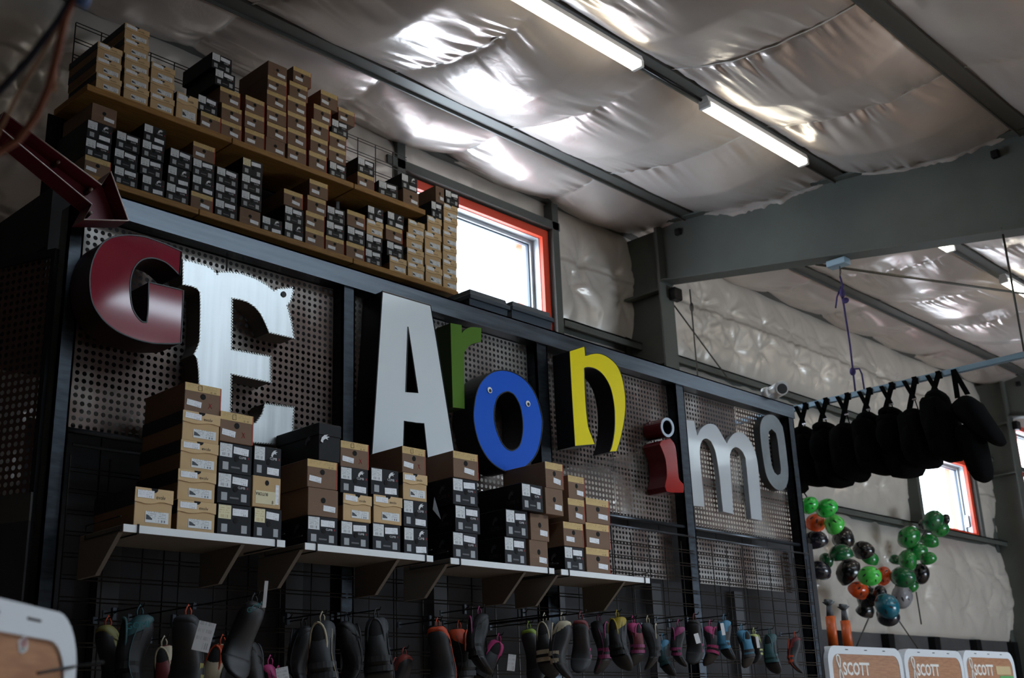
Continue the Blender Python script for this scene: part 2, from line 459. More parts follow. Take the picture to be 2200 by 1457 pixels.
for X in (.55, 8.5, 16.45):                 # columns
    c = MB()
    c.box(X - .1, X + .1, 5.98, 6.0, 0, 5.5); c.box(X - .1, X + .1, 6.42, 6.44, 0, 6.05); c.box(X - .007, X + .007, 6.0, 6.42, 0, 6.05)
    c.build('column', M_GREYSTEEL, wall)
    k = MB(); k.box(X - .1, X - .007, 6.0, 6.42, 5.42, 5.44); k.box(X - .1, X - .007, 6.0, 6.42, 4.72, 4.735); k.box(X - .1, X + .1, 5.97, 6.0, 5.5, 6.08)
    k.build('column_stiffener', M_GREYSTEEL, wall)
    MB().box(X + .02, X + .14, 5.9, 5.98, 5.34, 5.46, .012).build('bolt_plate', M_BLK, wall)

def window(n, w, label):
    a, b_, c, d = w
    o = struct(thing('window_%d' % n, label, 'window'))
    def ring(x0, x1, z0, z1, t, y0, y1, name, mat):
        m = MB(); m.box(x0, x1, y0, y1, z1 - t, z1); m.box(x0, x1, y0, y1, z0, z0 + t); m.box(x0, x0 + t, y0, y1, z0 + t, z1 - t); m.box(x1 - t, x1, y0, y1, z0 + t, z1 - t)
        return m.build(name, mat, o)
    ring(a - .07, b_ + .07, c - .07, d + .07, .075, YW - .15, YW - .11, 'orange_trim', M_ORANGE)
    ring(a, b_, c, d, .012, YW - .11, YW + .1, 'reveal', M_ALF)
    ring(a + .012, b_ - .012, c + .012, d - .012, .034, YW - .04, YW + .02, 'sash_frame', M_ALF)
    ring(a + .046, b_ - .046, c + .046, d - .046, .012, YW - .02, YW + .01, 'glazing_bead', M_GREYPLAST)
    ring(a - .1, b_ + .1, c - .1, d + .1, .1, YW + .1, YW + .2, 'outer_trim', P('outer_orange_trim', '#e0694f', .5))
    g, nt, bs, L = base('window_glass_%d' % n)
    bs.inputs['Base Color'].default_value = (1, 1, 1, 1); bs.inputs['Transmission Weight'].default_value = 1; bs.inputs['Roughness'].default_value = 0; bs.inputs['IOR'].default_value = 1.05
    MB().add([(a + .05, YW - .005, c + .05), (b_ - .05, YW - .005, c + .05), (b_ - .05, YW - .005, d - .05), (a + .05, YW - .005, d - .05)], [(0, 1, 2, 3)]).build('glass_pane', g, o)
    MB().box(b_ - .05, b_ - .03, YW - .09, YW - .05, c + .1, c + .26, .005).box(b_ - .065, b_ - .015, YW - .06, YW - .04, c + .1, c + .16).build('latch', M_CHROME, o)
    portal('window_daylight', ((a + b_) / 2, YW + .3, (c + d) / 2), (math.radians(-90), 0, 0), b_ - a, d - c)
window(1, WINS[0], 'bright clerestory window with orange trim beside the stacked shoe boxes')
window(2, WINS[1], 'bright window with orange trim behind the hanging helmets')
window(3, WINS[2], 'window at the right edge of the picture beyond the column')

# rest of the hall
struct(MB().box(-4.2, 23.2, WF - .2, 7, -.1, 0).build('floor', P('concrete_floor', '#b39a84', .6, c2='#a58d78', scale=2)), 'warm brown shop floor', 'floor')
plain = P('plain_wall', '#6b6866', .7)
struct(MB().box(-4.2, -4.0, WF, 7, 0, 7).build('wall_left', plain), 'plain end wall', 'wall')
struct(MB().box(23.0, 23.2, WF, 7, 0, 7).build('wall_right', plain), 'plain far end wall', 'wall')
wfm = MB(); wfm.box(-4, OP[0], WF - .1, WF, 0, 6); wfm.box(OP[1], 23, WF - .1, WF, 0, 6); wfm.box(OP[0], OP[1], WF - .1, WF, 0, OP[2]); wfm.box(OP[0], OP[1], WF - .1, WF, OP[3], 6)
wf = struct(wfm.build('wall_front', plain), 'shop front wall with wide glazed opening', 'wall')
for i in range(4): MB().box(OP[0] + i * 1.5 - .03, OP[0] + i * 1.5 + .03, WF - .08, WF - .02, OP[2], OP[3]).build('mullion', M_ALF, wf)

# ------------------------------------------------------------------ fluorescent strip lights
TUBE = P('lit_fluorescent_tube', '#ffffff', .4, emit='#fff8e2', es=8)
def strip_light(x0, y, z, label, L=1.36):
    o = thing('strip_light', label, 'light', (x0, y, z), (0, 0, 0), 'fluorescent strip lights')
    h = MB(); h.add([(0, -.045, 0), (0, .045, 0), (0, .03, .05), (0, -.03, .05), (L, -.045, 0), (L, .045, 0), (L, .03, .05), (L, -.03, .05)],
                    [(0, 1, 2, 3), (4, 7, 6, 5), (0, 4, 5, 1), (1, 5, 6, 2), (2, 6, 7, 3), (3, 7, 4, 0)])
    h.build('housing', M_WHITE, o)
    for s in (-.026, .026): MB().tube([(.03, s, -.024), (L - .03, s, -.024)], .017, 10).build('tube', TUBE, o)
    for x in (0, L - .03): MB().box(x, x + .03, -.045, .045, -.042, 0, .004).build('end_cap', M_WHITE, o)
    return o
yl = 4.125 - .07
zl = 1.6 + 1.03 * yl
strip_light(4.30, yl, zl, 'lit strip light cut by the top edge of the picture')
strip_light(6.40, yl, zl, 'lit strip light on the purlin just above the big grey beam')
strip_light(9.05, yl, zl, 'lit strip light half hidden behind the big grey beam')
strip_light(11.62, yl, zl, 'lit strip light at the right edge below the big beam')
for k, x in enumerate((14.3,)): strip_light(x, yl, zl, 'lit strip light on the same purlin outside the view, %s from left' % ORD[k])
for k, x in enumerate((10.0,)): strip_light(x, -3.1, 4.76, 'lit strip light behind the camera')
cd = MB().tube([(5.7, yl + .02, zl + .03), (6.4, yl + .02, zl + .03)], .014, 8)
tag(cd.build('light_conduit', M_BLK), 'black conduit joining the two near strip lights', 'conduit')
tag(MB().tube([on_x(1753, 568, 9.3)[:], (13.5, 3.2, 5.62)], .012, 6).build('bracing_rod', M_CABLE), 'thin dark bracing rod below the far ceiling', 'rod')

# ------------------------------------------------------------------ sign frame with perforated sheets
D = 4.0
YP = 4.06
POSTS = [(1.852, 1.914), (3.157, 3.228), (4.450, 4.540), (5.689, 5.776), (6.973, 7.045)]
ZB, ZT = 3.562, 3.655
frame = thing('sign_gantry', 'dark steel frame of five posts and a top beam carrying perforated sheets', 'frame', (4.45, D, 0))
def at_frame(mb, name, mat): 
    o = mb.build(name, mat, frame); o.location = (-4.45, -D, 0); return o
for i, (a, b) in enumerate(POSTS):
    mb = MB(); mb.box(a, b, D, D + .012, 0, ZB); mb.box(a, a + .008, D, D + .07, 0, ZB); mb.box(b - .008, b, D, D + .07, 0, ZB)
    at_frame(mb, 'post', M_STEEL)
mb = MB(); mb.box(1.86, 7.045, D - .012, D, ZB, ZT); mb.box(1.86, 7.045, D - .012, D + .07, ZT - .008, ZT); mb.box(1.86, 7.045, D, D + .07, ZB, ZB + .008)
at_frame(mb, 'top_beam', M_STEELH)
for (a, b), (c, d) in zip(POSTS, POSTS[1:]):
    at_frame(MB().tube([(b, D + .02, 2.70), (c, D + .02, 2.70)], .011, 8), 'bottom_rail', M_STEELH)
def perforated(x0, x1, z0, z1, pitch=.029, r=.0092, n=12):
    nx = max(1, int(round((x1 - x0) / pitch))); nz = max(1, int(round((z1 - z0) / pitch)))
    px_, pz_ = (x1 - x0) / nx, (z1 - z0) / nz
    th = (np.arange(n) + .5) * 2 * np.pi / n
    c, s = np.cos(th), np.sin(th); k = .5 / np.maximum(np.abs(c), np.abs(s))
    # outer ring with true corners: snap the points nearest to the diagonals
    ox, oz = c * k, s * k
    for a in (45, 135, 225, 315):
        i = int(np.argmin(np.abs((np.degrees(th) - a + 180) % 360 - 180))); ox[i] = .5 * np.sign(math.cos(math.radians(a))); oz[i] = .5 * np.sign(math.sin(math.radians(a)))
    CX, CZ = np.meshgrid(x0 + px_ * (np.arange(nx) + .5), z0 + pz_ * (np.arange(nz) + .5), indexing='ij')
    CX = CX.ravel()[:, None]; CZ = CZ.ravel()[:, None]
    VX = np.concatenate([CX + ox * px_, CX + c * r], 1); VZ = np.concatenate([CZ + oz * pz_, CZ + s * r], 1)
    co = np.stack([VX, np.zeros_like(VX), VZ], -1).reshape(-1, 3)
    loc = np.array([[i, (i + 1) % n, n + (i + 1) % n, n + i] for i in range(n)])
    q = (loc[None] + (np.arange(len(CX)) * 2 * n)[:, None, None]).reshape(-1, 4)
    return co, q
def perf_mesh(name, x0, x1, z0, z1, mat):
    co, q = perforated(x0, x1, z0, z1)
    me = bpy.data.meshes.new(name); me.vertices.add(len(co)); me.vertices.foreach_set('co', co.ravel())
    me.loops.add(q.size); me.loops.foreach_set('vertex_index', q.ravel().astype(np.int32)); me.polygons.add(len(q))
    me.polygons.foreach_set('loop_start', np.arange(0, q.size, 4)); me.polygons.foreach_set('loop_total', np.full(len(q), 4))
    me.update(calc_edges=True); me.materials.append(mat); return me
SHEETS = [(1.914, 2.58), (2.585, 3.157), (3.228, 3.85), (3.855, 4.45), (4.54, 5.12), (5.125, 5.689), (5.776, 6.42), (6.425, 6.973)]
for i, (a, b) in enumerate(SHEETS):
    o = obj('perforated_sheet', perf_mesh('perforated_sheet', a + .004, b - .004, 2.715, ZB - .005, M_PERF), frame, (-4.45, YP - D + (.004 if i % 2 else 0), 0))
for i in (4, 5, 6, 7):                      # rusty strip showing behind the gridwall
    a, b = SHEETS[i]; obj('lower_perforated_sheet', perf_mesh('lower_perforated_sheet', a + .004, b - .004, 2.40, 2.68, M_PERF), frame, (-4.45, YP - D + .05, 0))
# wing panel turned back at the left end
wing = thing('wing_panel', 'dark perforated wing panel turned back beside the left post', 'panel', (1.83, 4.03, 0), (0, 0, math.radians(111.56)))
me = perf_mesh('wing_sheet', 0.01, 1.3, 2.46, 3.36, P('dark_rusty_sheet', '#4a3730', .5, .3)); obj('wing_sheet', me, wing)
MB().box(0, 1.32, -.01, .01, 3.355, 3.385).box(0, .02, -.01, .01, 0, 3.37).build('wing_frame', M_BLK, wing)
MB().box(0, 1.32, .01, .02, 0, 2.36).build('wing_lower_board', M_DARK, wing)
MB().box(0, 1.32, -.01, .02, 2.36, 2.46).build('wing_rail', M_WOOD if False else P('wing_rail_steel', '#3a3836', .6), wing)

# dark partition behind the gridwall
part_w = thing('partition', 'dark panelled partition standing behind the gridwall', 'partition', (4.45, 4.3, 0))
for i in range(19):
    x = 1.9 + i * .302
    MB().box(x - 4.45, x + .296 - 4.45, 0, .02, 0, 2.8).build('partition_board', P('partition_grey', '#2c2c30', .8, c2='#222226', scale=3), part_w)
for i in range(6):
    x = 2.2 + i * .86
    MB().box(x - 4.45, x + .09 - 4.45, -.05, 0, 0, 2.4).build('partition_batten', P('batten_grey', '#3d3e42', .6), part_w)

# ------------------------------------------------------------------ gridwall
YG = 3.965
zpairs = [2.553 - .0755 * k for k in range(16)]
vx = [1.918 + .1523 * k for k in range(34)]
names = ['left bay', 'second bay', 'third bay', 'right bay']
for i, ((_, a), (b, _)) in enumerate(zip(POSTS, POSTS[1:])):
    g = thing('gridwall', 'black wire gridwall in the %s under the sign letters' % names[i], 'gridwall', ((a + b) / 2, YG, 1.3), group='gridwall panels under the sign')
    ox = (a + b) / 2
    h = MB()
    a2 = a if i == 0 else a - .06
    for z in zpairs:
        for dz in (0, -.0145): h.tube([(a2 + .005 - ox, 0, z + dz - 1.3), (b - ox, 0, z + dz - 1.3)], .0026, 5)
    h.build('horizontal_wires', M_WIRE, g)
    v = MB()
    for x in vx:
        if a2 < x < b: v.tube([(x - ox, .005, 0), (x - ox, .005, 2.60 - 1.3)], .0028, 5)
    v.build('vertical_wires', M_WIRE, g)
    MB().tube([(a2 + .005 - ox, 0, 1.335), (b - ox, 0, 1.335)], .006, 6).build('top_wire', M_STEELH, g)

# ------------------------------------------------------------------ sign letters
def zoomed(x0, y0, s, pts): return [(x0 + a / s, y0 + b / s) for a, b in pts]
def to_plane(pts, y): 
    out = []
    for p in pts:
        q = on_y(p[0], p[1], y); out.append((q.x, q.z))
    return out
def smooth(pts, sharp=38):
    """round a traced outline, keeping real corners"""
    n = len(pts); out = []
    V = [Vector(p) for p in pts]
    corner = []
    for i in range(n):
        a = V[i] - V[i - 1]; b = V[(i + 1) % n] - V[i]
        corner.append(a.length < 1e-9 or b.length < 1e-9 or math.degrees(a.angle(b)) > sharp)
    for i in range(n):
        p0, p1, p2, p3 = V[i - 1], V[i], V[(i + 1) % n], V[(i + 2) % n]
        if corner[i]: p0 = p1 * 2 - p2
        if corner[(i + 1) % n]: p3 = p2 * 2 - p1
        long = (p2 - p1).length
        for t in ((0, .25, .5, .75) if not (corner[i] and corner[(i + 1) % n]) else (0,)):
            q = .5 * ((2 * p1) + (p2 - p0) * t + (2 * p0 - 5 * p1 + 4 * p2 - p3) * t * t + (3 * p1 - p0 - 3 * p2 + p3) * t ** 3)
            out.append((q.x, q.y))
    return out
def inset_strip(loops, y, w, name, mat, root, org):
    """thin trim cap running round every outline"""
    m = MB()
    for l in loops:
        n = len(l)
        pts = [(p[0] - org[0], y - org[1], p[1] - org[2]) for p in l] + [(l[0][0] - org[0], y - org[1], l[0][1] - org[2])]
        m.tube(pts, w, 5, cap=False)
    return m.build(name, mat, root)
def letter(name, label, loops, depth, face_mat, side_mat, trim_mat=None, trim=.0035, yb=YP - .004, ztop=None):
    yf = yb - depth
    W = [smooth(to_plane(l, yf)) for l in loops]
    if ztop: W = [[(p[0], min(p[1], ztop)) for p in l] for l in W]
    cx = sum(p[0] for p in W[0]) / len(W[0]); cz = min(p[1] for p in W[0])
    o = thing(name, label, 'letter', (cx, yb, cz), group='sign letters')
    L = [[(p[0] - cx, p[1] - cz) for p in l] for l in W]
    MB().prism(L, -depth, -depth + .004).build('face', face_mat, o)
    MB().prism(L, -depth + .004, 0, front=False, back=True).build('return', side_mat, o)
    if trim_mat: inset_strip(W, yf + .001, trim, 'trim_cap', trim_mat, o, (cx, yb, cz))
    return o, yf, (cx, yb, cz)
M_MAROON = P('maroon_acrylic', '#7a1129', .07, 0, c2='#86142e', scale=3)
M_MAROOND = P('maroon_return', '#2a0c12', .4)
M_AFACE = P('white_sign_acrylic', '#dfe6ea', .12, coat=.3)
M_GREEN = P('green_paint', '#4f7420', .6, spec=.2)
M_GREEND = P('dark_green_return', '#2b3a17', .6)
M_BLUE = P('blue_sign_vinyl', '#1258c9', .45, spec=.2)
M_YEL = P('yellow_sign_vinyl', '#ead90c', .4, spec=.2)
M_RED = P('red_enamel', '#8d1216', .1, c2='#9b1a16', scale=4)
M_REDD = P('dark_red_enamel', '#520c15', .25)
M_MWHITE = P('white_gloss_enamel', '#b9bec3', .12, coat=.6)
M_OGREY = P('cast_aluminium', '#7d8184', .42, .6, c2='#6d7174', scale=6)
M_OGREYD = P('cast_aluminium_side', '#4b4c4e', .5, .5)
M_BLKRET = P('black_sign_return', '#0e0e11', .4)
G = zoomed(150, 480, 4.857, [(1165, 292), (1040, 235), (900, 180), (800, 145), (700, 128), (600, 122), (500, 132), (420, 155), (350, 200), (300, 260), (260, 335), (230, 420), (212, 510), (207, 600), (210, 680), (222, 770), (245, 850), (290, 930), (350, 1010), (430, 1080), (520, 1140), (630, 1188), (740, 1225), (860, 1250), (980, 1257), (1090, 1256), (1160, 1250), (1185, 700), (1000, 655), (822, 615), (815, 900), (800, 1032), (765, 1030), (740, 1015), (700, 970), (660, 900), (640, 820), (632, 740), (630, 640), (640, 560), (665, 480), (710, 415), (770, 375), (850, 362), (930, 378), (1010, 415), (1090, 485), (1145, 545)])
letter('sign_letter_g', 'glossy maroon letter G with black edges at the left of the sign', [G], .147, M_MAROON, M_MAROOND, M_BLKRET, .004, yb=D - .004)
Eo = zoomed(380, 550, 3.836, [(50, 30), (130, 45), (230, 75), (290, 105), (335, 150), (355, 130), (440, 130), (540, 145), (640, 180), (740, 235), (800, 285), (850, 268), (950, 262), (960, 285), (940, 370), (910, 410), (930, 480), (950, 570), (965, 680), (760, 632), (730, 560), (690, 480), (640, 420), (580, 380), (520, 360), (455, 350), (452, 770), (770, 828), (775, 1045), (450, 975), (440, 1400), (560, 1410), (650, 1370), (700, 1300), (725, 1215), (965, 1248), (955, 1440), (900, 1560), (100, 1500), (60, 1450), (150, 1400), (178, 1330), (182, 1100), (178, 950), (165, 850), (140, 810), (165, 760), (185, 700), (190, 560), (192, 400), (188, 300), (165, 270), (120, 250), (48, 235)])
Eobj, yf, org = letter('sign_letter_e', 'silver sheet metal letter E with ragged rivet edges', [Eo], .10, M_ALU, M_ALUSIDE)
rv = MB()                                   # raised tabs along the outline
Wp = to_plane(Eo, yf)
for a, b in zip(Wp, Wp[1:] + Wp[:1]):
    n = max(1, int(math.hypot(b[0] - a[0], b[1] - a[1]) / .012))
    for k in range(n):
        x = a[0] + (b[0] - a[0]) * k / n - org[0]; z = a[1] + (b[1] - a[1]) * k / n - org[2]
        rv.box(x - .003, x + .003, yf - org[1] - .003, yf - org[1] + .004, z - .003, z + .003)
rv.build('edge_tabs', P('edge_tab_metal', '#9a9b97', .3, .9), Eobj)['kind'] = 'stuff'
h = on_y(380 + 878 / 3.836, 550 + 317 / 3.836, yf); MB().tube([(0, -.004, 0), (0, .002, 0)], .013, 14).build('bolt_hole', M_BLK, Eobj, loc=(h.x - org[0], yf - org[1], h.z - org[2]))
A1 = zoomed(740, 580, 3.168, [(258, 145), (585, 212), (745, 1215), (756, 1285), (566, 1290), (540, 1046), (408, 1030), (399, 1300), (182, 1275), (190, 1190)])
A2 = zoomed(740, 580, 3.168, [(432, 388), (500, 838), (417, 832)])
letter('sign_letter_a', 'tall white letter A with black edges', [A1, A2], .135, M_AFACE, M_BLKRET, M_BLKRET, .004, ztop=ZB - .008)
R1 = zoomed(740, 580, 3.168, [(722, 362), (798, 376), (800, 432), (815, 412), (840, 396), (875, 389), (932, 395), (930, 490), (880, 500), (845, 520), (825, 550), (815, 600), (818, 945), (738, 935)])
letter('sign_letter_r', 'small matte green letter r beside the white A', [R1], .10, M_GREEN, M_GREEND)
O1 = zoomed(740, 580, 3.168, [(1085, 683), (1010, 695), (945, 745), (900, 830), (878, 970), (888, 1080), (920, 1190), (980, 1290), (1050, 1350), (1115, 1375), (1190, 1362), (1265, 1310), (1320, 1220), (1348, 1060), (1335, 960), (1300, 850), (1240, 760), (1165, 705)])
O2 = zoomed(740, 580, 3.168, [(1098, 830), (1050, 860), (1025, 920), (1020, 1010), (1035, 1090), (1070, 1175), (1110, 1220), (1150, 1228), (1190, 1195), (1210, 1120), (1212, 1030), (1195, 930), (1160, 860), (1130, 835)])
Oo, yf, org = letter('sign_letter_o', 'blue letter o with two googly eyes', [O1, O2], .14, M_BLUE, P('grey_black_return', '#1d1c1f', .45), M_BLKRET, .004)
for (a, b) in ((985, 820), (1245, 912)):
    e = on_y(740 + a / 3.168, 580 + b / 3.168, yf)
    q = MB().tube([(0, 0, 0), (0, -.006, 0)], .0155, 16).build('googly_eye', P('eye_white', '#eef0f2', .25), Oo, loc=(e.x - org[0], yf - org[1], e.z - org[2]))
    MB().tube([(.001, -.006, -.003), (.001, -.0075, -.003)], .009, 14).build('pupil', M_BLACKPLAST, q)
N1 = zoomed(1120, 680, 3.47, [(358, 258), (470, 222), (478, 295), (520, 280), (580, 276), (640, 300), (700, 350), (740, 420), (765, 520), (778, 640), (770, 760), (750, 870), (730, 950), (710, 1008), (660, 1010), (680, 950), (695, 850), (697, 740), (690, 650), (670, 550), (640, 480), (600, 425), (550, 390), (500, 380), (470, 386), (475, 550), (485, 700), (500, 820), (525, 890), (550, 955), (400, 968), (378, 620)])
letter('sign_letter_n', 'yellow letter n with black sides', [N1], .12, M_YEL, P('navy_black_return', '#15161c', .4), M_BLKRET, .003, yb=D - .017)
I1 = zoomed(1360, 880, 6.936, [(400, 520), (440, 460), (560, 435), (615, 510), (640, 600), (660, 780), (680, 1000), (700, 1060), (750, 1110), (760, 1180), (750, 1240), (540, 1232), (495, 1205), (478, 1150), (490, 1080), (505, 1000), (500, 850), (480, 720), (440, 610)])
Io, yf, org = letter('sign_letter_i', 'dark red enamel letter i with hollow pipe dot', [I1], .125, M_RED, M_REDD)
ec = zoomed(1360, 880, 6.936, [(510 + 98 * math.cos(t) + 14 * math.sin(t), 267 + 145 * math.sin(t)) for t in np.linspace(0, 2 * math.pi, 24, endpoint=False)])
ic = zoomed(1360, 880, 6.936, [(509 + 70 * math.cos(t) + 10 * math.sin(t), 267 + 107 * math.sin(t)) for t in np.linspace(0, 2 * math.pi, 24, endpoint=False)])
ow = [(p[0] - org[0], p[1] - org[2]) for p in to_plane(ec, yf)]; iw = [(p[0] - org[0], p[1] - org[2]) for p in to_plane(ic, yf)]
dt = MB().prism([ow], -.125, 0, front=False, back=False).build('dot_pipe', M_REDD, Io)
MB().prism([ow, iw], -.128, -.122).build('dot_rim', P('pale_blue_rim', '#aebccb', .4), dt)
MB().prism([iw], -.122, -.01, front=False).build('dot_bore', P('dark_blue_bore', '#0c1424', .3), dt)
M1 = zoomed(1460, 870, 5.604, [(62, 180), (175, 195), (192, 280), (215, 372), (250, 300), (300, 250), (360, 228), (430, 245), (480, 310), (525, 390), (572, 468), (600, 410), (650, 350), (710, 328), (770, 345), (830, 405), (880, 490), (920, 600), (945, 740), (955, 850), (975, 1100), (992, 1392), (866, 1370), (840, 1100), (812, 800), (795, 640), (755, 560), (700, 514), (655, 517), (618, 560), (606, 640), (615, 800), (635, 1100), (648, 1315), (525, 1285), (505, 1100), (480, 850), (450, 650), (425, 540), (380, 440), (330, 407), (280, 422), (247, 500), (245, 620), (265, 850), (285, 1050), (300, 1228), (165, 1215), (140, 1000), (100, 650), (80, 400)])
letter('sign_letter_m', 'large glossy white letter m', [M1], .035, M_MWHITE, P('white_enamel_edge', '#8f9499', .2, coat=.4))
Q1 = zoomed(1460, 870, 5.604, [(1080, 118), (1020, 140), (985, 200), (970, 290), (985, 480), (1010, 660), (1040, 820), (1085, 930), (1150, 1005), (1215, 1030), (1270, 1005), (1305, 920), (1310, 800), (1290, 600), (1265, 400), (1240, 260), (1190, 180), (1140, 130)])
Q2 = zoomed(1460, 870, 5.604, [(1110, 290), (1075, 320), (1072, 400), (1085, 560), (1110, 720), (1140, 810), (1180, 850), (1215, 830), (1220, 760), (1200, 600), (1180, 430), (1160, 340)])
letter('sign_letter_o', 'grey metal letter o at the right end of the sign', [Q1, Q2], .05, M_OGREY, M_OGREYD)

# marquee arrow
yA = 3.86
AP = [(276, 474), (180, 472), (197.6, 439), (-6, 270), (8, 240), (218, 397), (238, 368)]
W = to_plane(AP, yA)
ac = (W[5][0], yA, W[1][1])
arrow = thing('marquee_arrow', 'maroon marquee arrow pointing down to the letter G', 'arrow', ac)
L = [(p[0] - ac[0], p[1] - ac[2]) for p in W]
M_ARW = P('arrow_maroon', '#5b1626', .4); 
MB().prism([L], .085, .092).build('back_plate', P('arrow_rose', '#7a3140', .45), arrow)
cxL = sum(p[0] for p in L) / len(L); czL = sum(p[1] for p in L) / len(L)
wl = MB()
for a, b in zip(L, L[1:] + L[:1]):
    wl.add([(a[0], 0, a[1]), (b[0], 0, b[1]), (b[0], .09, b[1]), (a[0], .09, a[1])], [(0, 1, 2, 3)])
wl.build('side_wall', M_ARW, arrow)
MB().tube([(p[0], 0, p[1]) for p in L + L[:1]], .0028, 6, cap=False).build('rim', P('worn_rim', '#c7b8b4', .4, .3), arrow)
for (a, b) in ((600, 725), (940, 1010), (1135, 940), (1255, 1250), (935, 1255)):
    q = on_y(a / 4.857, 200 + b / 4.857, yA + .05)
    s = MB().tube([(0, .035, 0), (0, 0, 0)], [.011, .008], 10).build('bulb_socket', P('socket_brown', '#3b2420', .4, .4), arrow, loc=(q.x - ac[0], q.y - ac[1], q.z - ac[2]))
    MB().ball((0, -.006, 0), .008, .01, .008, 10, 6).build('bulb', P('clear_bulb', '#9b8d88', .1, .3), s)

# ------------------------------------------------------------------ shelves
ZS = 2.309
SH = [(1.966, 2.619), (2.710, 3.363), (3.464, 4.116), (4.164, 4.832)]
for i, (a, b) in enumerate(SH):
    s = thing('display_shelf', 'white display shelf holding shoe boxes, %s from the left' % ORD[i], 'shelf', (a, 3.95, ZS), group='display shelves on the gridwall')
    w = b - a
    MB().box(0, w, -.298, .0, -.024, 0, .002).build('shelf_board', M_SHADE, s)  # white laminate board, coloured brown grey as its underside looks in shade
    MB().box(0, w, -.302, -.298, -.025, .0005).build('front_edge', M_WHITE, s)
    for x in (0, w - .17):
        MB().add([(x, -.27, -.024), (x, 0, -.024), (x, 0, -.15), (x, -.13, -.15), (x + .016, -.27, -.024), (x + .016, 0, -.024), (x + .016, 0, -.15), (x + .016, -.13, -.15)],
                 [(0, 3, 2, 1), (4, 5, 6, 7), (0, 4, 7, 3), (3, 7, 6, 2), (1, 2, 6, 5), (0, 1, 5, 4)]).build('shelf_bracket', M_SHADE, s)
    for x in (-.005, w + .005):
        MB().tube([(x, -.296, -.02), (x, -.05, -.02), (x, -.05, .028), (x, -.29, .028)], .0025, 6).build('side_wire', M_BLK, s)
    for x in (.05, w - .045): MB().box(x, x + .006, -.306, -.30, -.028, .004).box(x, x + .006, -.306, -.1, -.03, -.026).build('wire_clip', M_BLK, s)

# storage deck and rack behind the sign
YS = 5.11
pU = on_y(187, 178.4, YS); ZU = pU.z
ZL = on_y(261, 394.6, YS).z
XU1 = on_y(915, 448, YS).x; XL1 = on_y(986, 622, YS).x; X0 = pU.x
deck = thing('storage_deck', 'dark storage deck behind the top beam of the sign', 'deck', (4.6, 5.4, 3.6))
MB().box(-2.6, 2.5, -.9, .9, 0, .27).build('deck_slab', M_DARK, deck)
MB().box(-2.6, 2.5, -.9, -.88, -.2, 0).build('deck_edge', M_DARK, deck)
for x in (-2.5, 0, 2.4): MB().box(x, x + .08, .8, .88, -3.6, 0).build('deck_post', M_BLK, deck)
rack = thing('storage_rack', 'two tier plywood storage rack packed with shoe boxes behind the sign', 'rack', (X0, YS, 3.87))
def board(x0, x1, z, th=.035, dep=.36):
    MB().box(x0 - X0, x1 - X0, 0, dep, z - th - 3.87, z - 3.87, .003).build('shelf_plank', M_WOOD, rack)
e = [X0, on_y(499, 297, YS).x, on_y(761, 390, YS).x, XU1]
for a, b in zip(e, e[1:]): board(a + .002, b - .002, ZU)
e = [X0, on_y(428, 448, YS).x, on_y(759, 552, YS).x, XL1]
for a, b in zip(e, e[1:]): board(a + .002, b - .002, ZL)
ztop = on_y(207, 62, 5.5).z
for x in np.linspace(X0 + .05, XL1 - .1, 5): MB().box(x - X0, x + .04 - X0, .362, .4, 0, ZU - 3.87).build('rack_upright', M_BLK, rack)
gm = MB()
for k in range(40):
    x = X0 + .1 + k * .152
    if x < XU1 + .2: gm.tube([(x - X0, .41, ZL - 3.87), (x - X0, .41, ztop - 3.87)], .0035, 5)
z = ztop
while z > ZL:
    for dz in (0, -.02): gm.tube([(.1, .405, z + dz - 3.87), (XU1 + .2 - X0, .405, z + dz - 3.87)], .003, 5)
    z -= .1
gm.build('back_mesh', M_WIRE, rack)
MB().box(0, XL1 - X0, .415, .425, 0, ZU - 3.87).build('back_board', M_DARK, rack)
for x in (440, 536, 705, 790): 
    q = on_y(x, 300 + (x - 440) * .36, YS + .3); MB().box(-.012, .012, 0, .01, -.02, .03).build('shelf_clip', M_CHROME, rack, loc=(q.x - X0, .2, ZU - 3.87 - .07))
# totes on the deck by the window
def tote(px0, px1, py, y, label, rz=0):
    a = on_y(px0, py, y); b = on_y(px1, py + (px1 - px0) * .25, y); w = b.x - a.x; z = (a.z + b.z) / 2; h = z - 3.87
    t = thing('storage_tote', label, 'tote', ((a.x + b.x) / 2, y, 3.87), (0, 0, rz), 'storage totes by the window')
    m = MB(); rings = []
    for (zz, k) in ((0, .86), (h - .07, .96)):
        rings.append([(sx * w / 2 * k, .18 + sy * .2 * k, zz) for sx, sy in ((-1, -1), (1, -1), (1, 1), (-1, 1))])
    m.loft(rings); m.sm = [False] * len(m.f); m.build('tub', M_GREYPLAST, t)
    m = MB(); rings = [[(sx * w / 2 * k, .18 + sy * .21 * k, zz) for sx, sy in ((-1, -1), (1, -1), (1, 1), (-1, 1))] for zz, k in ((h - .07, 1.0), (h - .045, 1.0), (h - .035, .93), (h - .005, .9), (h, .86))]
    m.loft(rings); m.sm = [False] * len(m.f); m.build('lid', M_GREYPLAST, t)
    for s in (-1, 1): MB().box(s * w / 2 - .02, s * w / 2 + .02, .1, .26, h - .1, h - .05, .005).build('handle', M_GREYPLAST, t)
tote(1003, 1088, 622, 4.85, 'grey storage tote with raised lid under the bright window, nearest the boxes')
tote(1094, 1182, 648, 5.0, 'grey storage tote with low lid at the right end of the window')

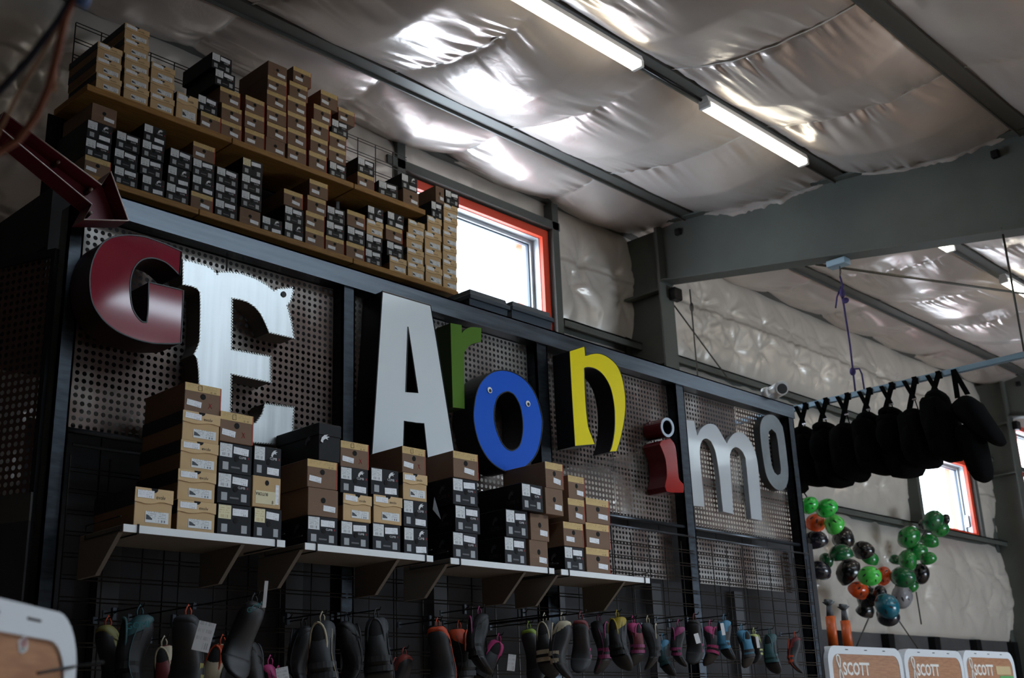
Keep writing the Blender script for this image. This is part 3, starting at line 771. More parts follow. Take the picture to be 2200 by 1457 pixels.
# ------------------------------------------------------------------ printed labels
def label_mat(name, paper, ink, rows, bar):
    m, nt, b, L = base(name); N = nt.nodes
    def math_(op, a, v=None):
        n = N.new('ShaderNodeMath'); n.operation = op
        for i, q in enumerate((a, v)):
            if q is None: continue
            if isinstance(q, (int, float)): n.inputs[i].default_value = q
            else: L.new(q, n.inputs[i])
        return n.outputs[0]
    tc = N.new('ShaderNodeTexCoord'); sp = N.new('ShaderNodeSeparateXYZ'); L.new(tc.outputs['Generated'], sp.inputs[0])
    x, z = sp.outputs[0], sp.outputs[2]
    rowi = math_('FLOOR', math_('MULTIPLY', z, rows))
    inrow = math_('GREATER_THAN', math_('FRACT', math_('MULTIPLY', z, rows)), .5)
    cv = N.new('ShaderNodeCombineXYZ'); L.new(math_('FLOOR', math_('MULTIPLY', x, 26)), cv.inputs[0]); L.new(rowi, cv.inputs[1])
    wn = N.new('ShaderNodeTexWhiteNoise'); wn.noise_dimensions = '2D'; L.new(cv.outputs[0], wn.inputs['Vector'])
    txt = math_('MULTIPLY', inrow, math_('GREATER_THAN', wn.outputs['Value'], .45))
    box_ = math_('MULTIPLY', math_('GREATER_THAN', x, .07), math_('LESS_THAN', x, .88))
    txt = math_('MULTIPLY', txt, math_('MULTIPLY', box_, math_('GREATER_THAN', z, .38)))
    w1 = N.new('ShaderNodeTexWhiteNoise'); w1.noise_dimensions = '1D'; L.new(math_('FLOOR', math_('MULTIPLY', x, 44)), w1.inputs['W'])
    bc = math_('MULTIPLY', math_('GREATER_THAN', w1.outputs['Value'], .5), math_('MULTIPLY', math_('GREATER_THAN', z, .08), math_('LESS_THAN', z, .3)))
    bc = math_('MULTIPLY', bc, math_('MULTIPLY', math_('GREATER_THAN', x, bar[0]), math_('LESS_THAN', x, bar[1])))
    fac = math_('MAXIMUM', math_('MULTIPLY', txt, .55), bc)
    mx = N.new('ShaderNodeMix'); mx.data_type = 'RGBA'; L.new(fac, mx.inputs['Factor'])
    mx.inputs['A'].default_value = lin(paper); mx.inputs['B'].default_value = lin(ink)
    L.new(mx.outputs['Result'], b.inputs['Base Color']); b.inputs['Roughness'].default_value = .55
    return m
ML_BIG = label_mat('barcode_label', '#d3d6d8', '#6f7276', 9, (.2, .8))
ML_PRICE = label_mat('price_sticker', '#e3e5ea', '#b4b7bd', 4, (.55, .95))
ML_SHOE = label_mat('shoe_label', '#d5d8da', '#7a7f86', 6, (.45, .9))
ML_BAND = label_mat('tan_printed_band', '#c2a56c', '#9b8355', 5, (.7, .95))
ML_CREAM = label_mat('cream_label', '#d8cfa9', '#b59a6a', 6, (.2, .8))
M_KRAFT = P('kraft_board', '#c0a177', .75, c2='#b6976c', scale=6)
M_KRAFTD = P('kraft_shaded_side', '#7d5f3f', .75)  # darker copy of the kraft: shade on the tray sides painted in
M_BROWN = P('brown_board', '#735843', .7, c2='#6a503d', scale=5)
M_BLKBOX = P('black_box_board', '#16171c', .55, spec=.25)
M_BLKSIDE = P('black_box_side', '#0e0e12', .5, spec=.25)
M_NAVY = P('navy_lid', '#1c2029', .6)
M_HOLE = P('thumb_hole_dark', '#070607', .9)
M_PRINTG = P('grey_print', '#9fa2a6', .6)
M_PRINTF = P('faint_print', '#8c6d52', .7)
M_PRINTW = P('white_print', '#d5d7da', .6)
M_PRINTR = P('red_print', '#b3232c', .6)
M_INK = P('black_ink', '#1a1816', .7)
M_BOXRED = P('box_red_edge', '#a8402a', .6)
M_CLOGO = P('carton_side_print', '#3a3a40', .5)

def text_mesh(s, size, mat, side=False, loc=(0, 0, 0), flip=False, align='CENTER', bold=0):
    cu_ = bpy.data.curves.new('txt', 'FONT'); cu_.body = s; cu_.size = size; cu_.align_x = align; cu_.resolution_u = 2; cu_.offset = bold
    t = bpy.data.objects.new('txt', cu_); COL.objects.link(t)
    bpy.context.view_layer.update()
    me = bpy.data.meshes.new_from_object(t.evaluated_get(bpy.context.evaluated_depsgraph_get()))
    bpy.data.objects.remove(t); bpy.data.curves.remove(cu_)
    if flip: me.transform(Matrix.Rotation(math.pi, 4, 'Z'))
    R_ = Matrix(((0, 0, -1), (-1, 0, 0), (0, 1, 0))).to_4x4() if side else Matrix.Rotation(math.pi / 2, 4, 'X')
    me.transform(Matrix.Translation(loc) @ R_)
    me.materials.clear(); me.materials.append(mat); return me

BW, BH, BD = .145, .11, .30
HW = BW / 2
def slab(x0, x1, z0, z1, y=-.0012, mat=None, name='s', rot=0):
    m = MB().box(x0, x1, y, 0, z0, z1)
    me = m.mesh(name, mat)
    if rot:
        c = Vector(((x0 + x1) / 2, 0, (z0 + z1) / 2)); me.transform(Matrix.Translation(c) @ Matrix.Rotation(rot, 4, 'Y') @ Matrix.Translation(-c))
    return me
def disc(x, z, r, y=-.0014): return MB().tube([(x, 0, z), (x, y, z)], r, 16).mesh('thumb_hole', M_HOLE)
def carton(mat): return MB().box(-HW, HW, 0, BD, 0, BH, .0018).mesh('carton', mat)
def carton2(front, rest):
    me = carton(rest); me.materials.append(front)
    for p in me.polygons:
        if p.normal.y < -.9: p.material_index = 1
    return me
swoosh = [(-.018, 0), (-.014, .012), (-.004, .021), (.010, .024), (.002, .018), (.016, .018), (.006, .013), (.010, .008), (.0, .010), (-.008, .004), (-.010, -.004)]
def swoosh_mesh(x, z, mat, side=False, s=1):
    me = MB().prism([[(a * s, b * s) for a, b in swoosh]], -.0006, 0).mesh('logo', mat)
    if side:
        me.transform(Matrix.Translation((-HW, x, z)) @ Matrix.Rotation(-math.pi / 2, 4, 'Z'))
    else: me.transform(Matrix.Translation((x, -.0004, z)))
    return me
def T_(name, me): return (name, me)
black_c = carton2(M_BLKBOX, M_BLKSIDE); brown_c = carton(M_BROWN); kraft_c = carton(M_KRAFT)
big_l = slab(-.069, -.016, .058, .106, mat=ML_BIG, name='barcode_label')
hole_c = disc(.004, .055, .0105)
sqL = slab(-.055, -.030, .012, .040, -.0006, M_PRINTG, 'pale_print_square'); sqR = slab(.030, .054, .012, .040, -.0006, M_PRINTG, 'pale_print_square')
word_up = text_mesh('CLIMB', .0115, M_PRINTW, loc=(.030, -.0016, .058)); x_up = text_mesh('X', .0115, M_PRINTR, loc=(.056, -.0016, .058))
word_lo = text_mesh('CLIMB', .0135, M_PRINTW, loc=(.030, -.0016, .064)); x_lo = text_mesh('X', .0135, M_PRINTR, loc=(.061, -.0016, .064))
logo_f = swoosh_mesh(.036, .078, M_PRINTW)
tiny = slab(-.018, .020, .020, .026, -.0005, P('tiny_print', '#5b5c60', .6), 'small_print')
side_word = text_mesh('CLIMB', .022, M_CLOGO, True, (-HW - .0006, .075, .03)); side_logo = swoosh_mesh(.07, .055, M_CLOGO, True, 1.25)
side_x = text_mesh('X', .022, P('side_red', '#4a1218', .6), True, (-HW - .0006, .028, .03))
price_ur = [slab(-.010, .056, .072, .097, -.0020, ML_PRICE, 'price_sticker', r) for r in (.0, .06, -.05)]
price_lr = [slab(-.002, .060, .010, .035, -.0020, ML_PRICE, 'price_sticker', r) for r in (.02, -.05)]
price_lr2 = [slab(-.066, -.006, .030, .052, -.0020, ML_PRICE, 'price_sticker', r) for r in (.04, -.02)]
band = slab(-HW, HW, .080, .1098, -.0008, ML_BAND, 'tan_band')
bhole = disc(0, .064, .011)
bprice = [slab(a, a + .058, .022, .044, -.0018, ML_PRICE, 'price_sticker', r) for a, r in ((-.064, .1), (.0, .06), (-.01, .12), (-.055, .05))]
redx = MB().tube([(.022, -.001, .022), (.036, -.001, .044)], .0009, 4).tube([(.037, -.001, .024), (.024, -.001, .043)], .0009, 4).mesh('red_cross_mark', M_PRINTR)
rede = MB().box(HW - .004, HW + .0006, -.0009, .06, .002, .108).mesh('red_edge', M_BOXRED)
climb_f = text_mesh('CLIMB', .016, M_PRINTF, loc=(-.03, -.0012, .040))
mark = MB().tube([(-.02, -.0014, .085), (-.02, -.0014, .103), (-.006, -.0014, .105), (-.005, -.0014, .086), (-.02, -.0014, .085)], .0009, 4, cap=False).mesh('pen_mark', M_INK)
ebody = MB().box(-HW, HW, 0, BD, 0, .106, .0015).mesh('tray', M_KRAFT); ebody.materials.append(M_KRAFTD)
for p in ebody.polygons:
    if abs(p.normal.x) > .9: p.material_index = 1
em = MB(); em.box(-HW - .002, HW + .002, -.001, BD + .002, .1085, .111); em.box(-HW - .002, -HW, 0, BD + .002, .062, .1085); em.box(HW, HW + .002, 0, BD + .002, .062, .1085); em.box(-HW, HW, BD, BD + .002, .062, .1085)
elid = em.mesh('lid', M_NAVY)
wave = [(-HW - .002, .0705), (-.055, .069), (-.035, .066), (-.015, .0665), (.005, .070), (.022, .074), (.042, .075), (HW + .002, .071), (HW + .002, .111), (-HW - .002, .111)]
efront = MB().prism([wave], -.0035, -.0003).mesh('lid_front', P('kraft_lid_front', '#c8aa7e', .7))
ehole = MB().prism([[(.0 + .013 * math.cos(t), .111 + .012 * math.sin(t)) for t in np.linspace(math.pi, 2 * math.pi, 10)]], -.0042, -.0034).mesh('thumb_notch', M_HOLE)
elab1 = [slab(-.066, -.002, .082, .104, -.0052, ML_PRICE, 'price_sticker', r) for r in (.05, .0)]
evolv = text_mesh('evolv', .017, M_INK, loc=(.025, -.0042, .082))
elab2 = slab(-.030, .060, .014, .046, -.0014, ML_SHOE, 'size_label')
eshoe = MB().prism([[(-.027, .022), (-.027, .037), (-.020, .035), (-.004, .026), (-.003, .022)]], -.0022, -.0013).mesh('shoe_picture', P('shoe_pic', '#3b4148', .6))
eshadow = None
btlabel = slab(-.058, .045, .012, .058, -.0014, P('plain_cream_label', '#d3c9a6', .6), 'cream_label'); bttext = text_mesh('BUTORA', .016, M_INK, loc=(-.026, -.0022, .052), flip=True)
bt8 = text_mesh('8', .018, M_INK, loc=(.030, -.0022, .014)); btside = slab(.044, .062, .015, .085, -.0018, ML_PRICE, 'price_sticker')

def parts(kind, full):
    c = random.choice
    if kind == 'K':
        p = [T_('carton', black_c), T_('barcode_label', big_l), T_('price_sticker', c(price_ur)), T_('thumb_hole', hole_c), T_('pale_print_square', sqL), T_('pale_print_square', sqR), T_('small_print', tiny), T_('brand_word', word_up), T_('brand_x', x_up)]
    elif kind == 'J':
        p = [T_('carton', black_c), T_('barcode_label', big_l), T_('logo', logo_f), T_('brand_word', word_lo), T_('brand_x', x_lo), T_('thumb_hole', hole_c), T_('pale_print_square', sqL), T_('price_sticker', c(price_lr))]
    elif kind == 'C':
        p = [T_('carton', black_c), T_('cream_label', slab_cream), T_('price_sticker', c(price_ur)), T_('thumb_hole', hole_c), T_('pale_print_square', sqL), T_('pale_print_square', sqR)]
    elif kind in 'BXQ':
        p = [T_('carton', brown_c), T_('tan_band', band), T_('thumb_hole', bhole), T_('price_sticker', c(bprice) if kind != 'X' else bprice[0]), T_('red_edge', rede)]
        if kind == 'X': p += [T_('red_cross_mark', redx), T_('pen_mark', mark)]
        if kind == 'Q': p += [T_('brand_word', climb_f)]
    elif kind == 'P':
        p = [T_('carton', brown_c), T_('thumb_hole', bhole), T_('price_sticker', bprice[1]), T_('brand_word', climb_f)]
    elif kind == 'E':
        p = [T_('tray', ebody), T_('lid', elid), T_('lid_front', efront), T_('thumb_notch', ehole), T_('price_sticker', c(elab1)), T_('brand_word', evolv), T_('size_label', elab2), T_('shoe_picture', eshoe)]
    elif kind == 'T':
        p = [T_('carton', kraft_c), T_('thumb_hole', disc(.0, .088, .0095)), T_('cream_label', btlabel), T_('brand_word', bttext), T_('size_number', bt8), T_('price_sticker', btside)]
    if full and kind in 'KJC': p += [T_('side_word', side_word), T_('side_logo', side_logo), T_('side_x', side_x)]
    return p
slab_cream = slab(-.069, -.016, .058, .106, mat=ML_CREAM, name='cream_label')
KN = {'K': 'black', 'J': 'black logo', 'C': 'black', 'B': 'brown tan-banded', 'X': 'brown red-crossed', 'Q': 'brown tan-banded', 'P': 'plain brown', 'E': 'tan wavy-lidded', 'T': 'tan cream-labelled'}
def shoe_box(kind, x0, w, y, z, h, label, group, rz=0, full=False, dy=BD):
    r = thing('shoe_box', label, 'shoe box', (x0 + w / 2, y, z), (0, 0, rz), group)
    r.scale = (w / BW, dy / BD, h / BH)
    for n, me in parts(kind, full): obj(n, me, r)
    return r
BX = {}
LVL = ['bottom', 'second', 'third', 'fourth', 'fifth', 'sixth', 'seventh']
def stack(shelf, si, kinds, xl, wpx, ytop, y, zb, group, full=False, dys=None, rzs=None, wf=None):
    n = len(kinds)
    xa = x_for(xl[0], y, zb + .05); w = (x_for(xl[0] + wpx, y, zb + .05) - xa) * .965
    xt = x_for(xl[-1], y, zb + .1 * n); zt = z_for(xt, y, ytop); h = (zt - zb) / n
    z = zb
    for i, k in enumerate(kinds):
        yy = y + (dys[i] if dys else random.uniform(-.004, .006)); x = x_for(xl[i], yy, z + h / 2)
        rz = rzs[i] if rzs else random.uniform(-.012, .012)
        lv = 'only box of' if n == 1 else ('%s box up in' % LVL[i] if 0 < i < n - 1 else ('bottom box of' if i == 0 else 'top box of'))
        BX[(shelf, si, i)] = shoe_box(k, x, w * (wf[i] if wf else 1), yy, z + .0005, h - .001, '%s shoe box, %s the %s stack from left, %s' % (KN[k], lv, ORD[si], shelf), group, rz, full, .28 if full else BD)
        z += h
    return w, h
UP = [('EEE', [207, 207, 209.5], 54, 88), ('EEEEE', [266, 267, 268, 267, 268], 54, 47), ('EEE', [323, 323, 325], 52, 131), ('E', [379], 46, 196), ('BK', [431, 425], 44, 200),
      ('BBBKK', [475, 476, 472.5, 462, 455], 45, 109), ('BBB', [526, 526, 527], 43, 203), ('PBBBBP', [571, 573.5, 573.5, 573.5, 575, 576], 43, 128), ('BBBBBB', [618, 618, 618, 618, 622, 630], 41, 141),
      ('BBBBB', [664, 667, 669, 674, 689], 39, 192), ('KBBKB', [708, 707, 708, 713, 727], 37, 228), ('BK', [768, 769], 37, 336), ('K', [815], 40, 385), ('PJ', [866, 863], 35, 371)]
for i, (k, xl, w, yt) in enumerate(UP):
    rz = None
    if i == 3: rz = [.0]
    if i == 12: rz = [-.1]
    stack('upper rack tier', i, k, xl, w, yt, YS + .012, ZU, 'shoe boxes on the upper rack tier', rzs=rz)
LO = [('BKJP', [182, 183, 187, 197], 57, 218), ('KKK', [245, 245, 250], 53, 278), ('JKKJ', [305, 301, 305, 309], 50, 263), ('KJK', [357, 360, 365], 50, 315), ('BJKB', [410, 413, 414, 415], 49, 301),
      ('KKK', [462, 463, 465], 49, 355), ('PKKC', [515, 518, 519, 521], 46, 336), ('J', [563], 45, 461), ('JKB', [611.6, 611.6, 610], 42, 404), ('BBBB', [656, 657, 660.5, 665], 41.5, 384),
      ('BKK', [700, 701.5, 703], 40, 440), ('BKB', [744, 746, 746], 40, 450), ('KKEJ', [785, 787, 788, 790], 36, 439), ('EKBJ', [837, 831, 829, 832.6], 37, 453), ('EEEE', [876, 875, 873.6, 877], 36, 470),
      ('EEEEKP', [914.7, 913, 913, 918, 927, 936], 36, 398), ('EEEEEEK', [952, 951.5, 951.5, 952, 953, 953, 957], 31, 407)]
for i, (k, xl, w, yt) in enumerate(LO):
    stack('lower rack tier', i, k, xl, w, yt, YS + .012, ZL, 'shoe boxes on the lower rack tier', wf=[1, 1, 1, .88, .68, .54] if i == 15 else None)
YD = 3.668
DS = [('E', [289], 83, 1046), ('EEEEX', [381, 382, 388, 392.5, 397], 83, 818.5), ('CKKX', [467, 467, 470, 473], 75, 882), ('CTJ', [545, 543, 545], 62, 954.5),
      ('KPQ', [660.5, 662, 660.5], 67, 984), ('KEJX', [732, 737, 731, 732], 63, 944.5), ('KEJ', [800, 802.5, 796.5], 63, 1002.6), ('JJEX', [868, 867, 866, 864], 53, 958),
      ('KKKQ', [972.8, 978, 972.8, 974], 56, 967), ('KKK', [1084, 1087, 1121], 49, 1038), ('PPPQ', [1138, 1140, 1172, 1172], 41, 992), ('KQBB', [1213, 1211, 1221, 1221], 44, 1019.5), ('BBB', [1259.7, 1259.7, 1259.5], 52, 1069)]
for i, (k, xl, w, yt) in enumerate(DS):
    dys = None
    if i == 9: dys = [.006, .008, -.012]
    if i == 10: dys = [.01, .012, -.01, -.008]
    if i == 0: dys = [.0]
    stack('display shelves', i, k, xl, w, yt, YD, ZS, 'shoe boxes on the white display shelves', True, dys, wf=[1, 1, .84, .84] if i == 11 else None)
# larger black boot box lying on top of the short stack
q = on_y(684, 985, YD)
bb = thing('boot_box', 'large black boot box lying on a short stack behind the boxes', 'box', (q.x, q.y, z_for(q.x, q.y, 988)))
MB().box(0, .108, 0, .28, 0, .148, .003).build('carton', M_BLKSIDE, bb)
MB().box(-.003, .111, -.003, .283, .10, .151, .003).build('lid', M_BLKSIDE, bb)
obj('logo', swoosh_mesh(.03, .075, M_PRINTW, False, 1.3), bb, (0, -.004, 0))
obj('side_logo', swoosh_mesh(.03, .075, M_CLOGO, True, 1.3), bb, (HW - .004, .03, 0))
fl = on_y(930, 1095, YD - .0)
bpy.context.view_layer.update()
fo = MB().add([(0, 0, 0), (.055, .01, -.035), (.01, .0, .055), (0, .003, 0), (.055, .013, -.035), (.01, .003, .055)], [(0, 1, 2), (3, 5, 4), (0, 3, 4, 1), (1, 4, 5, 2), (2, 5, 3, 0)]).build('open_flap', P('grey_flap', '#47484d', .6), BX[('display shelves', 7, 1)])
fo.matrix_parent_inverse = fo.parent.matrix_world.inverted(); fo.location = fl

# ------------------------------------------------------------------ climbing shoes on hooks
def ring_shoe(t, off=0, only=None):
    ts = [0, .06, .16, .28, .42, .56, .68, .80, .90, .97, 1.0]
    a_ = [.020, .031, .036, .036, .037, .042, .047, .047, .039, .024, .007]
    b_ = [.018, .036, .049, .054, .049, .040, .033, .028, .024, .017, .006]
    y_ = [.012, .010, .004, -.006, -.017, -.023, -.019, -.005, .014, .030, .038]
    a, b, y = (float(np.interp(t, ts, q)) for q in (a_, b_, y_))
    pts = []
    for k in range(20):
        th = 2 * math.pi * k / 20
        c, s = math.cos(th), math.sin(th)
        ex = .8
        pts.append(((a + off) * math.copysign(abs(c) ** ex, c), y + (b + off) * math.copysign(abs(s) ** ex, s) * (.72 if s > 0 else 1), -.24 * t))
    return pts
SHOE = {}
def shoe_geo(part, mat):
    key = (part, mat.name)
    if key in SHOE: return SHOE[key]
    m = MB()
    if part == 'upper': m.loft([ring_shoe(t) for t in np.linspace(0, 1, 15)])
    elif part == 'sole':
        rs = []
        for t in np.linspace(.30, 1, 11):
            r = ring_shoe(t, .0022); rs.append([r[k % 20] for k in range(-1, 12)])
        m.loft(rs, closed=False, cap=False)
    elif part == 'rand_edge':
        for kk in (11, -1):
            m.tube([ring_shoe(t, .003)[kk % 20] for t in np.linspace(.12, .95, 12)], .0016, 5)
    elif part == 'toe_rand': m.loft([ring_shoe(t, .003) for t in np.linspace(.72, 1, 7)])
    elif part == 'heel_rand': m.loft([[r[k % 20] for k in range(0, 11)] for r in (ring_shoe(t, .0025) for t in np.linspace(.03, .36, 6))], closed=False, cap=False)
    elif part == 'collar':
        pts = []
        for k in range(21):
            th = 2 * math.pi * k / 20; z = -.07 + .062 * math.cos(th); x = .027 * math.sin(th)
            yb = -.046 - .010 * math.sin(math.pi * min(1, max(0, -z / .14)))
            pts.append((x, yb + .010 * abs(math.sin(th)), z))
        m.tube(pts, .0042, 6, cap=False)
    elif part == 'cuff':
        rs = []
        for t in np.linspace(.015, .24, 6):
            r = ring_shoe(t, .0028); lift = .05 * (t - .015) / .225
            rs.append([(p[0], p[1], p[2] + (lift * .5 * (1 + math.cos(2 * math.pi * (k - 5) / 20)) - .25 * lift)) for k, p in enumerate(r)])
        m.loft(rs, cap=False)
    elif part == 'opening': m.ball((0, -.040, -.06), .025, .018, .052, 14, 8)
    elif part == 'strap':
        for z in (-.125, -.155):
            r = ring_shoe(-z / .24, .004); seq = [r[k % 20] for k in range(9, 22)]
            for (p, q) in zip(seq, seq[1:]):
                m.add([(p[0], p[1], z), (q[0], q[1], z), (q[0], q[1], z - .018), (p[0], p[1], z - .018)], [(0, 1, 2, 3)], True)
    elif part == 'pull_loop':
        for s in (-.012, .012):
            m.tube([(s - .006, -.01, -.012), (s - .007, -.012, .018), (s, -.012, .030), (s + .007, -.012, .018), (s + .006, -.01, -.012)], .0035, 5, flat=.5)
    elif part == 'tag':
        m.box(-.016, .016, -.060, -.059, -.15, -.095)
        m.tube([(0, -.04, -.06), (0, -.0595, -.097)], .0008, 4)
    SHOE[key] = m.mesh(part, mat); return SHOE[key]
C_ = lambda n, h, r=.6: P('shoe_' + n, h, r)
cK = C_('black', '#111114', .6); cG = C_('grey', '#26282c', .65); cR = C_('rubber', '#18181b', .55); cT = C_('teal', '#24484c'); cO = C_('orange', '#a83a18'); cY = C_('olive', '#6f6a38')
cC = C_('cream', '#a39882'); cM = C_('magenta', '#7d2a58'); cPk = C_('pink', '#a8346a'); cRd = C_('coral', '#7f332d'); cB = C_('blue', '#38708d'); cLm = C_('lime', '#65771e'); cDr = C_('dark_red', '#5e1a20'); cYl = C_('yellow', '#8f7a1e'); cW = C_('white_card', '#dcdde0'); cPg = C_('pale_green', '#a9b06c'); cDk = C_('inside', '#0d0d10', .9)
SHOES = [  # px x, px y of the heel, upper, collar, strap, turn, lean, size, tag, words
    (232, 1345, cY, cO, cY, 60, -5, .95, 0, 'black and olive climbing shoe with orange strap'),
    (300, 1322, cK, cT, cK, 20, 4, 1.12, 0, 'dark climbing shoe with teal collar'),
    (352, 1388, cDr, cC, cDr, -40, 10, .85, 0, 'dark red climbing shoe with white stripe'),
    (404, 1322, cG, cO, cY, 60, 2, 1.1, 1, 'grey climbing shoe with orange tongue and white tag'),
    (478, 1384, cC, cO, cC, 30, -12, .95, 0, 'cream climbing shoe with orange collar'),
    (546, 1296, cK, cK, cK, -40, 16, 1.0, 1, 'black climbing shoe hung above the others, toe tilted right'),
    (536, 1378, cK, cG, cK, 0, 2, 1.0, 0, 'all black climbing shoe below the tilted one'),
    (580, 1428, cPk, cPk, cC, 10, 0, .7, 1, 'pink climbing shoe with white tag at the bottom edge'),
    (652, 1346, cK, cK, cG, -20, 0, .92, 0, 'plain black climbing shoe left of the cream-collared one'),
    (692, 1334, cG, cC, cG, -50, 4, 1.12, 0, 'dark grey climbing shoe with cream heel patch'),
    (745, 1336, cK, cK, cK, 15, -2, 1.0, 0, 'black climbing shoe with tiny orange spot'),
    (808, 1326, cK, cG, cK, 40, 4, 1.1, 0, 'glossy black leather climbing shoe'),
    (868, 1408, cRd, cRd, cRd, -20, 8, .85, 0, 'coral red climbing shoe at the bottom edge'),
    (940, 1346, cK, cO, cK, 10, -4, 1.05, 0, 'black climbing shoe with orange pull loop'),
    (986, 1350, cK, cO, cG, -20, 2, 1.05, 0, 'black climbing shoe with orange collar edge'),
    (1030, 1320, cK, cM, cK, 0, 8, .95, 0, 'black climbing shoe with magenta opening'),
    (1072, 1378, cG, cPk, cK, -30, -30, .9, 1, 'pink and black climbing shoe with white tag'),
    (1136, 1352, cK, cLm, cLm, 40, -8, .9, 0, 'black climbing shoe with lime edges'),
    (1170, 1334, cK, cC, cC, 20, 4, .9, 0, 'dark climbing shoe with cream collar and orange loop, left one of a pair'),
    (1208, 1334, cG, cC, cC, -10, 4, .92, 0, 'grey climbing shoe with cream collar and orange lining, right one of a pair'),
    (1248, 1332, cK, cDr, cM, 10, 4, .8, 0, 'dark climbing shoe with purple trim'),
    (1286, 1334, cG, cM, cM, -20, 2, .95, 0, 'grey climbing shoe with bright magenta collar'),
    (1326, 1326, cK, cYl, cK, 30, 6, .95, 0, 'black climbing shoe with small yellow marks'),
    (1360, 1338, cDr, cPk, cM, 0, 0, .8, 0, 'small magenta climbing shoe behind a grey one'),
    (1392, 1338, cG, cC, cK, -40, 4, .85, 0, 'dark grey climbing shoe with cream heel'),
    (1424, 1376, cT, cB, cT, -20, 14, .7, 0, 'small blue green climbing shoe'),
    (1458, 1346, cK, cM, cM, 20, -4, .75, 0, 'dark climbing shoe with magenta strap'),
    (1492, 1332, cK, cDr, cM, 0, 6, .85, 1, 'purple black climbing shoe with white tag'),
    (1526, 1346, cG, cPk, cPk, -30, -12, .8, 0, 'climbing shoe with round pink opening'),
    (1556, 1334, cB, cB, cB, 10, 4, .78, 1, 'light blue climbing shoe with white tag'),
    (1594, 1354, cB, cB, cK, -10, 6, .75, 0, 'light blue climbing shoe hanging lower'),
    (1620, 1362, cK, cPg, cPg, 10, 0, .62, 0, 'small dark climbing shoe with pale green strap'),
    (1654, 1362, cT, cT, cT, 0, 2, .85, 1, 'teal climbing slipper'),
    (1708, 1370, cDr, cO, cO, -20, 10, .8, 0, 'dark climbing shoe with orange red straps at the grid end'),
]
shoe_roots = []
LOOPS = []
SY = {}
for i in sorted(range(len(SHOES)), key=lambda i: -SHOES[i][1]):          # lowest first, nearest the grid
    x_ = on_y(SHOES[i][0], SHOES[i][1], 3.8).x; hw_ = (.066 if i > 6 else .085) * SHOES[i][7] + abs(math.sin(math.radians(SHOES[i][6]))) * .12
    hit = [SY[j][0] for j in SY if abs(SY[j][1] - x_) < hw_ + SY[j][2] + .018]
    SY[i] = (1 + max(hit) if hit else 0, x_, hw_)
for i, (px_, py_, up_, co_, st_, turn, lean, sz, tg, words) in enumerate(SHOES):
    y = 3.862 - .145 * SY[i][0] - (.03 if abs(lean) > 20 else 0)
    p = on_y(px_, py_, y)
    s = thing('climbing_shoe', words + ' on the gridwall' if len(words.split()) < 10 else words, 'shoe', p, (0, math.radians(-lean), math.radians(turn * 1.0 - 43 + (75, -80, 35, 110, -45, -100, 150)[i % 7])), 'climbing shoes hanging on the gridwall')
    s.scale = (sz * 1.08, sz * 1.0, sz * 1.12)
    for n, m in (('upper', up_), ('sole', cR), ('toe_rand', cR), ('rand_edge', co_ if i % 4 == 1 else cG), ('heel_rand', cR), ('cuff', co_ if i % 3 else up_), ('collar', co_), ('opening', cDk), ('strap', st_)):
        obj(n, shoe_geo(n, m), s)
    shoe_roots.append(s); s['_loop'] = i
    LOOPS.append((s, MB().tube([(-.008, 0, -.012), (-.011, 0, .014), (0, 0, .034), (.011, 0, .014), (.008, 0, -.012)], .0032, 6).build('pull_loop', co_), p))
    if True:
        hk = thing('display_hook', 'black wire hook above the %s' % words.replace(' climbing shoe', ' shoe'), 'hook', (p.x - .012, YG - .004, p.z + .0268), group='gridwall hooks')
        if len(hk['label'].split()) > 16: hk['label'] = ' '.join(hk['label'].split()[:16])
        MB().tube([(.012, -.004, 0), (.012, y - YG - .02, 0), (.012, y - YG - .028, .012)], .003, 6).build('rod', M_BLK, hk)
        MB().box(.004, .020, -.006, .0005, -.012, .012, .001).build('back_plate', M_GREYPLAST, hk)
bpy.context.view_layer.update()
def facing(px_, py_, y, tilt=0):
    return Matrix.Translation(on_y(px_, py_, y)) @ Matrix.Rotation(math.radians(-44), 4, 'Z') @ Matrix.Rotation(math.radians(tilt), 4, 'Y')
def attach(o, root, mw):
    o.parent = root; o.matrix_parent_inverse = root.matrix_world.inverted(); o.matrix_basis = mw
for s_, o_, p_ in LOOPS:
    attach(o_, s_, Matrix.Translation(p_)); del s_['_loop']
for si_, px_, py_, w_, h_, tilt in ((3, 438, 1368, .056, .094, 14), (5, 570, 1277, .012, .09, 4), (7, 607, 1449, .045, .05, -10), (16, 1099, 1424, .034, .07, 8), (27, 1498, 1372, .024, .05, -12), (29, 1553, 1352, .018, .062, -5), (32, 1628, 1380, .016, .062, -3)):
    o = MB().box(-w_ / 2, w_ / 2, -.0008, .0008, -h_ / 2, h_ / 2).build('price_tag', ML_PRICE if w_ > .03 else cW)
    attach(o, shoe_roots[si_], facing(px_, py_, shoe_roots[si_].location.y - .115, tilt))
for si_, px_, py_, sz_, tilt in ((1, 296, 1350, .030, -4), (5, 552, 1309, .026, -24)):
    o = obj('strap_word', text_mesh('GOMI', sz_, P('teal_print', '#3f8f96', .5))); attach(o, shoe_roots[si_], facing(px_, py_, shoe_roots[si_].location.y - .07, tilt))
# small price cards on empty hooks under the shelves
for i, (a, b) in enumerate(((247, 1305), (375, 1320), (620, 1318), (925, 1322), (1000, 1298), (1125, 1308), (1438, 1330))):
    p = on_y(a, b, 3.945)
    c = thing('hook_clip', 'grey hook clip on the gridwall, %s from the left' % ORD[i], 'clip', p, group='hook clips on the gridwall')
    MB().box(-.008, .008, 0, .015, -.045, .0, .002).build('plate', M_GREYPLAST, c)
    MB().tube([(0, 0, -.02), (0, -.02, -.015), (0, -.026, -.004)], .0028, 6).build('rod', M_BLK, c)

